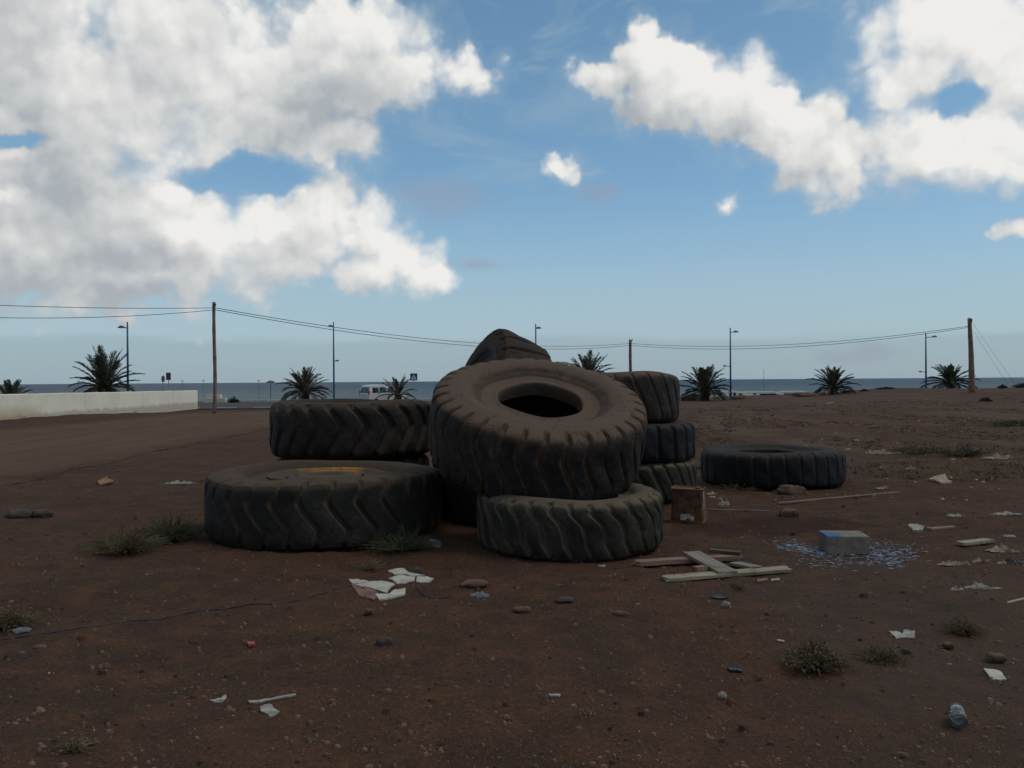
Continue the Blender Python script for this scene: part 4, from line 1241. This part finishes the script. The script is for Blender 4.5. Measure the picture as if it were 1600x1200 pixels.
for i in range(cols + 1):
    x_ = -0.07 + 0.15 * i / cols
    zt = 0.100 + rngl.uniform(-0.008, 0.008) - 0.02 * (i > 15); zb = 0.030 + (0.028 if 8 < i < 15 else 0) * rngl.uniform(0.5, 1)
    vs += [(x_, -0.1375, zb), (x_, -0.1385 + 0.003, zt)]
lb.add(vs, [(2 * i, 2 * i + 2, 2 * i + 3, 2 * i + 1) for i in range(cols)]).build('label', M_CANW, root)
MB().add([(0.1885, -0.095, 0.02), (0.1885, -0.055, 0.02), (0.180, -0.05, 0.355), (0.180, -0.09, 0.36)], [(0, 1, 2, 3)]).build('edge_highlight_strip', M_CANW, root)  # highlight on the right edge, painted on as a pale strip

# ------------------------------------------------------------------ planks
def wood(name, c1, c2):
    mt = bpy.data.materials.new(name); mt.use_nodes = True
    t = NT(mt.node_tree); bs = mt.node_tree.nodes['Principled BSDF']
    co = t.n('ShaderNodeTexCoord').outputs['Object']
    g1 = t.noise(t.vm('MULTIPLY', co, (1.2, 26, 26)), 1.6, 6, 0.6, 0.4); g2 = t.noise(co, 7, 5, 0.6)
    c = t.mix(t.ss(g1, 0.35, 0.68), c1, c2)
    c = t.mix(t.ss(g2, 0.55, 0.75, 0, 0.6), c, (0.09, 0.06, 0.045))
    t.set(bs.inputs['Base Color'], c); bs.inputs['Roughness'].default_value = 0.85
    b = t.n('ShaderNodeBump'); b.inputs['Distance'].default_value = 0.004; t.set(b.inputs['Height'], g1); t.set(bs.inputs['Normal'], b.outputs[0])
    return mt
W_PALE = wood('pale_plank_wood', (0.36, 0.31, 0.21), (0.22, 0.175, 0.115))
W_PINK = wood('reddish_plank_wood', (0.30, 0.19, 0.13), (0.19, 0.105, 0.07))
W_GREY = wood('grey_plank_wood', (0.27, 0.235, 0.185), (0.17, 0.14, 0.105))
W_CHAR = wood('charred_wood', (0.13, 0.085, 0.055), (0.03, 0.02, 0.016))
def plank(pa, pb, wd, th, z0, z1, mt, label, seed, name='wooden_plank', jag=0.02, cat='plank', roll=0.0):
    """pa, pb: pixels of the middle line at the ground; z0/z1: height of the underside at both ends"""
    A = ground(*pa); B = ground(*pb)
    A.z += z0 + 0.008; B.z += z1 + 0.008
    rng = random.Random(seed)
    Lp = (B - A).length
    o = MB(); nseg = 12; vs = []
    for i in range(nseg + 1):
        x = Lp * (i / nseg - 0.5)
        for (yy, zz) in ((-wd / 2, 0), (wd / 2, 0), (wd / 2, th), (wd / 6, th), (-wd / 6, th), (-wd / 2, th)):
            jx = rng.uniform(-jag, jag) if i in (0, nseg) else 0
            vs.append((x + jx, yy + rng.uniform(-1, 1) * 0.0018, zz + rng.uniform(-1, 1) * 0.0012))
    fs = []
    for i in range(nseg):
        for k in range(6): a = i * 6 + k; b = i * 6 + (k + 1) % 6; fs.append((a, a + 6, b + 6, b))
    fs.append((0, 1, 2, 3, 4, 5)); fs.append(tuple(nseg * 6 + k for k in range(5, -1, -1)))
    ob = o.add(vs, fs).build(name, mt, bevel=0.003)
    xa = (B - A).normalized(); ya = Vector((0, 0, 1)).cross(xa).normalized(); za = xa.cross(ya)
    Mx = Matrix((xa, ya, za)).transposed().to_4x4() @ Matrix.Rotation(roll, 4, 'X'); Mx.translation = (A + B) / 2
    ob.matrix_world = Mx
    tag(ob, label, cat, 'broken boards in a small pile')
    return ob, Lp
fp, Lf = plank((1040, 908), (1231, 895), 0.13, 0.026, 0.0, 0.012, W_PALE, 'long pale front plank with nails standing in its left end', 1)
for x, y in ((-Lf / 2 + 0.07, 0.0), (-Lf / 2 + 0.16, 0.02)):
    nl = MB()
    nl.tube([(x, y, 0.02), (x + 0.003, y, 0.062)], 0.0022, 6); nl.tube([(x + 0.003, y, 0.062), (x + 0.003, y, 0.065)], 0.005, 8)
    nl.build('nail', M_IRON, fp)
plank((993, 885), (1156, 875), 0.10, 0.040, 0.0, 0.0, W_PINK, 'reddish rear plank with a split left end', 2, jag=0.03)
plank((1080, 876), (1138, 906), 0.16, 0.030, 0.045, 0.03, W_GREY, 'thick grey board lying across the two long planks', 3, jag=0.012)
plank((1148, 885), (1182, 897), 0.11, 0.025, 0.005, 0.030, W_GREY, 'short board end right of the crossing grey board', 4, jag=0.012)
plank((1086, 901), (1102, 899), 0.06, 0.045, 0.026, 0.026, W_PINK, 'small broken wood stub sitting on the front plank', 5, jag=0.018)
plank((1108, 872), (1156, 876), 0.07, 0.03, 0.045, 0.042, W_CHAR, 'dark charred piece behind the crossing grey board', 6, jag=0.03)
plank((1216, 788), (1403, 771), 0.030, 0.018, 0.0, 0.0, W_PINK, 'long thin stick lying in front of the lone tyre', 7, name='wooden_stick', jag=0.01, cat='stick')
plank((1074, 797), (1200, 800), 0.02, 0.012, 0.0, 0.0, W_GREY, 'thin grey stick between the rusty tin and the reddish stone', 8, name='wooden_stick', cat='stick')
plank((1573, 946), (1640, 930), 0.018, 0.016, 0.0, 0.0, W_PALE, 'pale stick poking in from the right edge', 9, name='wooden_stick', cat='stick')
plank((1500, 853), (1546, 848), 0.10, 0.03, 0.0, 0.0, W_PALE, 'short tan wood piece among the litter on the right', 10, name='wood_offcut', cat='wood')
plank((1452, 829), (1490, 826), 0.06, 0.02, 0.0, 0.0, W_PINK, 'thin brown wood splinter beside the pale oval lid', 12, name='wood_offcut', cat='wood')

# ------------------------------------------------------------------ concrete block with blue paint
def block_mat():
    mt = mat('concrete_block', (0.20, 0.18, 0.145), 0.92, 0.18, 14, 0.006, 45)
    t = NT(mt.node_tree); bs = mt.node_tree.nodes['Principled BSDF']
    co = t.n('ShaderNodeTexCoord').outputs['Object']
    old = bs.inputs['Base Color'].links[0].from_socket
    sp = t.n('ShaderNodeSeparateXYZ'); t.set(sp.inputs[0], co)
    d = t.vm('LENGTH', t.vm('MULTIPLY', t.vm('SUBTRACT', co, (-0.13, -0.05, 0.175)), (1.1, 0.9, 3.0)))
    d = t.math('ADD', d, t.math('MULTIPLY', t.math('SUBTRACT', t.noise(co, 14, 5, 0.6), 0.5), 0.12))
    c = t.mix(t.math('MULTIPLY', t.ss(d, 0.14, 0.07), t.ss(sp.outputs[2], 0.14, 0.15)), old, (0.065, 0.15, 0.26))
    t.set(bs.inputs['Base Color'], c)
    return mt
b = ground(1328, 866)
bl = MB()
x, y, z = 0.19, 0.15, 0.17
bl.box((0, 0, z / 2), (2 * x, 2 * y, z))
o = bl.build('concrete_block', block_mat(), bevel=0.010)
o.location = b + Vector((0, y * 0.95, -0.004)); o.rotation_euler = (0, 0, math.radians(-6))
tag(o, 'grey concrete block with a blue paint blot on its top', 'block')
# dried blue paint flakes all round it
M_PAINT = mat('blue_paint_flakes', (0.105, 0.165, 0.27), 0.6, 0.1, 9, col2=(0.36, 0.40, 0.45))
rng = random.Random(9); mb = MB()
def flake(c, s):
    q = []; n = rng.choice((4, 5, 6)); el = rng.uniform(0.8, 5.5)
    for k in range(n):
        a = 2 * PI * k / n + rng.uniform(-0.4, 0.4); r = s * rng.uniform(0.4, 1.2)
        q.append((c.x + r * math.cos(a) * el, c.y + r * math.sin(a)))
    z = [H(x, y) + micro(x, y) + 0.002 + rng.uniform(0, 0.003) for x, y in q]
    mb.add([(x, y, zz) for (x, y), zz in zip(q, z)] + [(x, y, zz + 0.003) for (x, y), zz in zip(q, z)],
           [tuple(range(n, 2 * n))] + [(k, (k + 1) % n, n + (k + 1) % n, n + k) for k in range(n)])
for i in range(1150):
    u = rng.random()
    if u < 0.36: px = rng.gauss(1262, 26); py = 848 + (px - 1212) * 0.16 + rng.gauss(0, 3.6) + 3
    elif u < 0.78: px = rng.gauss(1385, 28); py = 866 + rng.gauss(0, 9)
    elif u < 0.93: px = rng.gauss(1325, 48); py = 879 + rng.gauss(0, 5)
    else: px = rng.gauss(1320, 80); py = 866 + rng.gauss(0, 16)
    flake(ground(px, py), rng.uniform(0.0018, 0.0075))
tag(mb.build('paint_flakes', M_PAINT), 'blue and whitish paint flakes spilt around the concrete block', 'paint', kind='stuff')

# ------------------------------------------------------------------ flat scraps from outlines on the ground
M_BOARD = mat('white_board', (0.46, 0.44, 0.37), 0.75, 0.12, 6)
M_TERRA = mat('terracotta_board', (0.19, 0.115, 0.085), 0.9, 0.2, 6)
M_PAPER = mat('white_paper', (0.31, 0.29, 0.25), 0.85, 0.3, 16)
M_CARD = mat('tan_cardboard', (0.33, 0.25, 0.16), 0.9, 0.2, 8)
M_ORG = mat('orange_plastic', (0.22, 0.12, 0.035), 0.7, 0.2, 8)
M_REDP = mat('red_plastic', (0.34, 0.06, 0.05), 0.6, 0.1, 8)
M_GREYP = mat('grey_plastic_film', (0.16, 0.16, 0.19), 0.5, 0.3, 12)
M_BAGW = mat('dirty_white_rag', (0.26, 0.21, 0.155), 0.9, 0.4, 14)
M_BAGB = mat('black_plastic_bag', (0.02, 0.021, 0.022), 0.4, 0.2, 9)
def scrap(name, label, cat, pts, mt, th=0.004, lift=0.003, curl=0.0, group=None):
    P = [ground(*p) for p in pts]
    c = sum(P, Vector()) / len(P)
    # finer, slightly torn outline
    out = []; rs = random.Random(int(pts[0][0] * 7 + pts[0][1]))
    for i in range(len(P)):
        a, b_ = P[i], P[(i + 1) % len(P)]; L_ = (b_ - a).length
        for k in range(4):
            q = a.lerp(b_, k / 4)
            if k: q = q + Vector((rs.uniform(-1, 1), rs.uniform(-1, 1), 0)) * min(0.006, L_ * 0.05)
            out.append(q - c)
    n = len(out)
    def zz(q): return lift + micro(c.x + q.x, c.y + q.y) * 1.0 + 0.004 + curl * (q.x ** 2 * 3 + q.y * 0.05 + 0.35 * mnoise.noise(Vector((q.x * 9, q.y * 9, 1))) * 0.1)
    top_ = [(q.x, q.y, zz(q) + th) for q in out]; bot_ = [(q.x, q.y, zz(q) - 0.004) for q in out]
    inn = [(q.x * 0.5, q.y * 0.5, zz(q * 0.5) + th) for q in out]
    mb = MB(); vs = top_ + bot_ + inn + [(0, 0, zz(Vector((0, 0, 0))) + th)]
    fs = []
    for i in range(n):
        j = (i + 1) % n
        fs.append((n + i, n + j, j, i)); fs.append((i, j, 2 * n + j, 2 * n + i)); fs.append((2 * n + i, 2 * n + j, 3 * n))
    mb.add(vs, fs)
    o = mb.build(name, mt); o.location = (c.x, c.y, H(c.x, c.y))
    tag(o, label, cat, group)
    return o
G1 = 'broken white board pieces'
scrap('broken_board', 'small left piece of the broken white board', 'board', [(545, 904), (560, 904), (576, 909), (552, 912)], M_BOARD, 0.005, group=G1)
scrap('broken_board', 'largest white piece of the broken board with a jagged right side', 'board', [(554, 914), (578, 909), (600, 911), (617, 916), (606, 924), (605, 929), (590, 925), (570, 920)], M_BOARD, 0.005, group=G1)
scrap('broken_board', 'right white piece of the broken board beyond the crack', 'board', [(606, 904), (625, 903), (649, 903), (647, 911), (620, 914)], M_BOARD, 0.005, group=G1)
scrap('broken_board', 'upper white piece of the broken board with a notch', 'board', [(606, 894), (630, 891), (640, 896), (664, 901), (640, 902), (616, 900)], M_BOARD, 0.005, group=G1)
scrap('broken_board', 'far right pointed tip of the broken white board', 'board', [(651, 903), (668, 902), (678, 906), (670, 910), (650, 911)], M_BOARD, 0.005, group=G1)
scrap('broken_board', 'bottom white strip of the broken board shaped like a hook', 'board', [(587, 932), (604, 933), (618, 926), (634, 926), (632, 931), (612, 936), (592, 937)], M_BOARD, 0.010, group=G1)
scrap('broken_board', 'terracotta coloured bare side of the broken board below the white pieces', 'board', [(549, 914), (566, 921), (588, 927), (592, 932), (584, 938), (560, 932)], M_TERRA, 0.006, group=G1)
GP = 'pieces of paper lying in the foreground'
scrap('paper_scrap', 'grey white paper scrap with torn corners below the thin white strip', 'paper', [(406, 1108), (414, 1106), (425, 1106), (428, 1111), (437, 1115), (434, 1119), (422, 1123), (417, 1119), (409, 1117)], M_PAPER, 0.002, curl=0.3, group=GP)
scrap('paper_scrap', 'curved pale sliver left of the thin white strip', 'paper', [(328, 1095), (338, 1092), (349, 1091), (353, 1087), (354, 1091), (346, 1096), (334, 1096)], M_PAPER, 0.003, curl=0.4, group=GP)
scrap('white_strip', 'thin long white strip in the lower left foreground', 'strip', [(388, 1097), (400, 1095), (430, 1093), (445, 1092), (462, 1089), (462, 1091), (446, 1095), (430, 1096), (402, 1098), (390, 1099)], M_PAPER, 0.004)
scrap('paper_scrap', 'torn jagged beige paper in the right foreground', 'paper', [(1388, 988), (1402, 986), (1408, 990), (1414, 988), (1412, 985), (1430, 989), (1428, 998), (1415, 996), (1400, 998)], M_PAPER, 0.003, curl=0.2, group=GP)
scrap('white_card', 'clean four sided white card near the right edge', 'card', [(1537, 1050), (1563, 1052), (1573, 1061), (1550, 1061)], M_BOARD, 0.003, curl=0.1)
scrap('paper_scrap', 'narrow white sliver in the centre foreground', 'paper', [(857, 1091), (868, 1092), (876, 1093), (874, 1095), (860, 1094)], M_PAPER, 0.003, group=GP)
scrap('paper_scrap', 'small white flake just below the flat front tyre', 'paper', [(935, 883), (946, 882), (945, 885), (936, 886)], M_PAPER, 0.003, group=GP)
scrap('paper_scrap', 'pale chip lying left of the round olive weed', 'paper', [(1213, 1000), (1225, 1001), (1226, 1004), (1216, 1003)], M_PAPER, 0.003, group=GP)
scrap('orange_scrap', 'orange scrap on the soil left of the pile', 'scrap', [(153, 755), (166, 750), (178, 753), (174, 758), (156, 760)], M_ORG, 0.015, curl=0.2)
scrap('red_scrap', 'small red scrap in the left foreground', 'scrap', [(386, 1008), (398, 1007), (399, 1012), (388, 1013)], M_REDP, 0.012)
scrap('cardboard_scrap', 'pointed tan cardboard leaf on the right field', 'cardboard', [(1447, 751), (1460, 747), (1476, 747), (1488, 756), (1470, 757), (1458, 754)], M_CARD, 0.02, curl=0.2)
scrap('oval_lid', 'pale grey oval lid among the litter on the right', 'lid', [(1419, 825), (1424, 822), (1434, 823), (1445, 828), (1440, 831), (1426, 830)], M_PAPER, 0.02)
scrap('grey_film', 'dull grey film below the weed at the left edge', 'plastic film', [(14, 985), (34, 980), (50, 985), (46, 990), (24, 992)], M_GREYP, 0.003)
scrap('brown_scrap', 'thin reddish brown scrap below the right part of the front plank', 'scrap', [(1182, 909), (1198, 907), (1200, 912), (1184, 915)], M_TERRA, 0.006)
scrap('tan_scrap', 'tan chip right of the thin brown scrap below the planks', 'scrap', [(1204, 911), (1218, 909), (1219, 912), (1206, 913)], M_CARD, 0.006)
scrap('dark_strip', 'short black strip of rubber below the planks on the right', 'strip', [(1136, 1048), (1142, 1048), (1160, 1052), (1159, 1055), (1142, 1053)], M_BAGB, 0.006)
scrap('dark_strip', 'thin black strip just below the tiny weed by the planks', 'strip', [(1111, 931), (1124, 931), (1138, 934), (1128, 935), (1114, 934)], M_BAGB, 0.006)

def crumple(name, label, cat, x0, x1, ytop, ybot, mt, seed, group=None, dep=1.0):
    A = ground((x0 + x1) / 2, (ybot + ytop) / 2 + (ybot - ytop) * 0.25); sc = A.y / F_PX
    wx = (x1 - x0) * sc / 2; hz = (ybot - ytop) * sc * 0.45; wy = max(hz * 1.2, wx * 0.45) * dep
    mb = MB(); n = 26; vs = []; off = Vector((seed * 5.1, seed * 2.3, 0))
    for j in range(n + 1):
        for i in range(n + 1):
            u = i / n * 2 - 1; v = j / n * 2 - 1
            rad_ = math.hypot(u, v); k = max(abs(u), abs(v)) / max(rad_, 1e-6)
            u2, v2 = u * k, v * k
            e = 1 + 0.5 * mnoise.noise(Vector((u2, v2, 0)).normalized() * 2.2 + off) + 0.35 * mnoise.noise(Vector((u2, v2, 0)).normalized() * 6 + off) if rad_ > 0 else 1
            p = Vector((u2 * 2.4, v2 * 2.4, 0)) + off
            rg = abs(mnoise.noise(p)) + 0.5 * abs(mnoise.noise(p * 2.3)) + 0.25 * abs(mnoise.noise(p * 4.7))
            r2 = min(1, math.hypot(u2, v2))
            z = hz * (1 - r2 ** 3) * (0.05 + 1.25 * rg * (0.55 + 0.9 * abs(mnoise.noise(Vector((u2 * 1.3, 0.3, 0)) + off * 2)) * 2))
            vs.append((u2 * wx * e, v2 * wy * e, z + 0.004 + 0.01 * rg * (1 - r2)))
    mb.add(vs, [(j * (n + 1) + i, j * (n + 1) + i + 1, (j + 1) * (n + 1) + i + 1, (j + 1) * (n + 1) + i) for j in range(n) for i in range(n)])
    o = mb.build(name, mt, smooth=True); o.location = A
    o.rotation_euler = (0, 0, random.Random(seed).uniform(-0.3, 0.3))
    md = o.modifiers.new('thickness', 'SOLIDIFY'); md.thickness = 0.003
    tag(o, label, cat, group); return o
GR = 'crumpled rags and bags on the right field'
crumple('plastic_bag', 'cream crumpled plastic bag in the middle distance on the right', 'bag', 1355, 1400, 698, 713, M_BAGW, 1, GR)
crumple('plastic_bag', 'thin trailing end of plastic right of the cream crumpled bag', 'bag', 1396, 1422, 703, 710, M_BAGW, 2, GR)
crumple('plastic_bag', 'small white twisted bag above the tan cardboard leaf', 'bag', 1414, 1433, 726, 736, M_BAGW, 3, GR)
crumple('rag', 'bone coloured rag with a raised hump, leftmost by the right edge', 'rag', 1544, 1588, 850, 866, M_BAGW, 4, GR)
crumple('black_bag', 'black plastic bag half out of the picture at the right edge', 'bag', 1568, 1615, 869, 887, M_BAGB, 5, GR)
crumple('rag', 'pale rag under the black bag at the right edge', 'rag', 1556, 1580, 874, 884, M_BAGW, 6, GR)
crumple('rag', 'twisted beige rag, left half of the pair above the wavy cloth', 'rag', 1468, 1510, 873, 887, M_BAGW, 7, GR, 0.6)
crumple('rag', 'twisted beige rag, right half of the pair above the wavy cloth', 'rag', 1508, 1550, 872, 882, M_BAGW, 8, GR, 0.6)
crumple('cloth', 'wavy off white cloth strip on the right foreground', 'cloth', 1500, 1556, 910, 924, M_PAPER, 9, GR, 0.45)
crumple('cloth', 'small off white cloth tail left of the wavy cloth strip', 'cloth', 1484, 1508, 917, 926, M_PAPER, 10, GR, 0.5)
crumple('plastic_bag', 'pale flattened bag near the right edge above the bone coloured rag', 'bag', 1550, 1592, 797, 807, M_PAPER, 11, GR, 0.6)
crumple('plastic_bag', 'white twist of plastic left of the pale flattened bag', 'bag', 1478, 1506, 803, 809, M_PAPER, 12, GR, 0.6)
crumple('plastic_bag', 'small white wad by the right edge above the rags', 'bag', 1568, 1586, 832, 842, M_PAPER, 13, GR)
crumple('plastic_bag', 'white plastic wad between the rusty tin and the stick', 'bag', 1122, 1142, 774, 796, M_PAPER, 14, GR, 0.5)
crumple('plastic_bag', 'flat white plastic near the rusty tin on its right', 'bag', 1104, 1120, 768, 774, M_PAPER, 15, GR)
crumple('bottle_wrapper', 'grey crumpled wrapper right of the broken white boards', 'wrapper', 728, 765, 922, 935, M_GREYP, 16)
crumple('plastic_ball', 'small round white shell on the field right of the lone tyre', 'shell', 1369, 1387, 756, 767, M_BAGW, 17)
crumple('plastic_bag', 'pale dirty bag far right beyond the green weed', 'bag', 1536, 1580, 706, 720, M_BAGW, 18, GR)
crumple('plastic_bag', 'whitish bag on the far ridge below the lone palm', 'bag', 1292, 1304, 626, 632, M_PAPER, 19, GR)
crumple('plastic_bag', 'white chips of plaster on the soil left of the pile', 'plaster', 262, 302, 750, 758, M_PAPER, 20, None, 0.5)

# thin cable across the left foreground
pts = [ground(px, py, 0.009) for px, py in [(-60, 1003), (0, 997), (50, 992), (95, 987), (150, 979), (215, 970), (270, 962), (330, 951), (390, 943), (440, 940), (480, 934), (520, 921), (550, 915)]]
cu = catmull([tuple(p) for p in pts], 6)
o = MB().tube([(p[0], p[1], H(p[0], p[1]) + micro(p[0], p[1]) + 0.004) for p in cu], 0.0055, 6).build('cable', M_WIRE, smooth=True)
tag(o, 'thin black cable snaking over the soil from the left edge to the white boards', 'cable')
# curved twig right of the boards
cu = catmull([tuple(ground(px, py)) for px, py in [(650, 922), (662, 932), (680, 936), (705, 933)]], 6)
tag(MB().tube([(p[0], p[1], H(p[0], p[1]) + micro(p[0], p[1]) + 0.006) for p in cu], 0.004, 5).build('twig', M_WIRE), 'curved dark twig on the soil right of the broken boards', 'twig')

# glass jar
def jar():
    mt = bpy.data.materials.new('clear_glass'); mt.use_nodes = True
    bs = mt.node_tree.nodes['Principled BSDF']
    bs.inputs['Transmission Weight'].default_value = 0.95; bs.inputs['Roughness'].default_value = 0.12; bs.inputs['IOR'].default_value = 1.45
    bs.inputs['Base Color'].default_value = (0.50, 0.52, 0.50, 1)
    b = ground(1499, 1142)
    out = [(0.001, 0.004), (0.030, 0.0), (0.037, 0.004), (0.040, 0.012), (0.040, 0.085), (0.036, 0.098), (0.030, 0.106), (0.029, 0.122), (0.031, 0.124), (0.031, 0.128),
           (0.027, 0.128), (0.026, 0.106), (0.033, 0.095), (0.0365, 0.085), (0.0365, 0.012), (0.030, 0.007), (0.001, 0.008)]
    o = MB().lathe(out, 40).build('glass_jar', mt, smooth=True)
    # lying down, base towards the camera
    ax = Vector((0.46, 1.0, 0.08)).normalized()
    o.rotation_euler = ax.to_track_quat('Z', 'Y').to_euler()
    o.location = b + Vector((0, 0.01, 0.040))
    tag(o, 'clear glass jar lying on its side in the bottom right corner', 'jar')
jar()
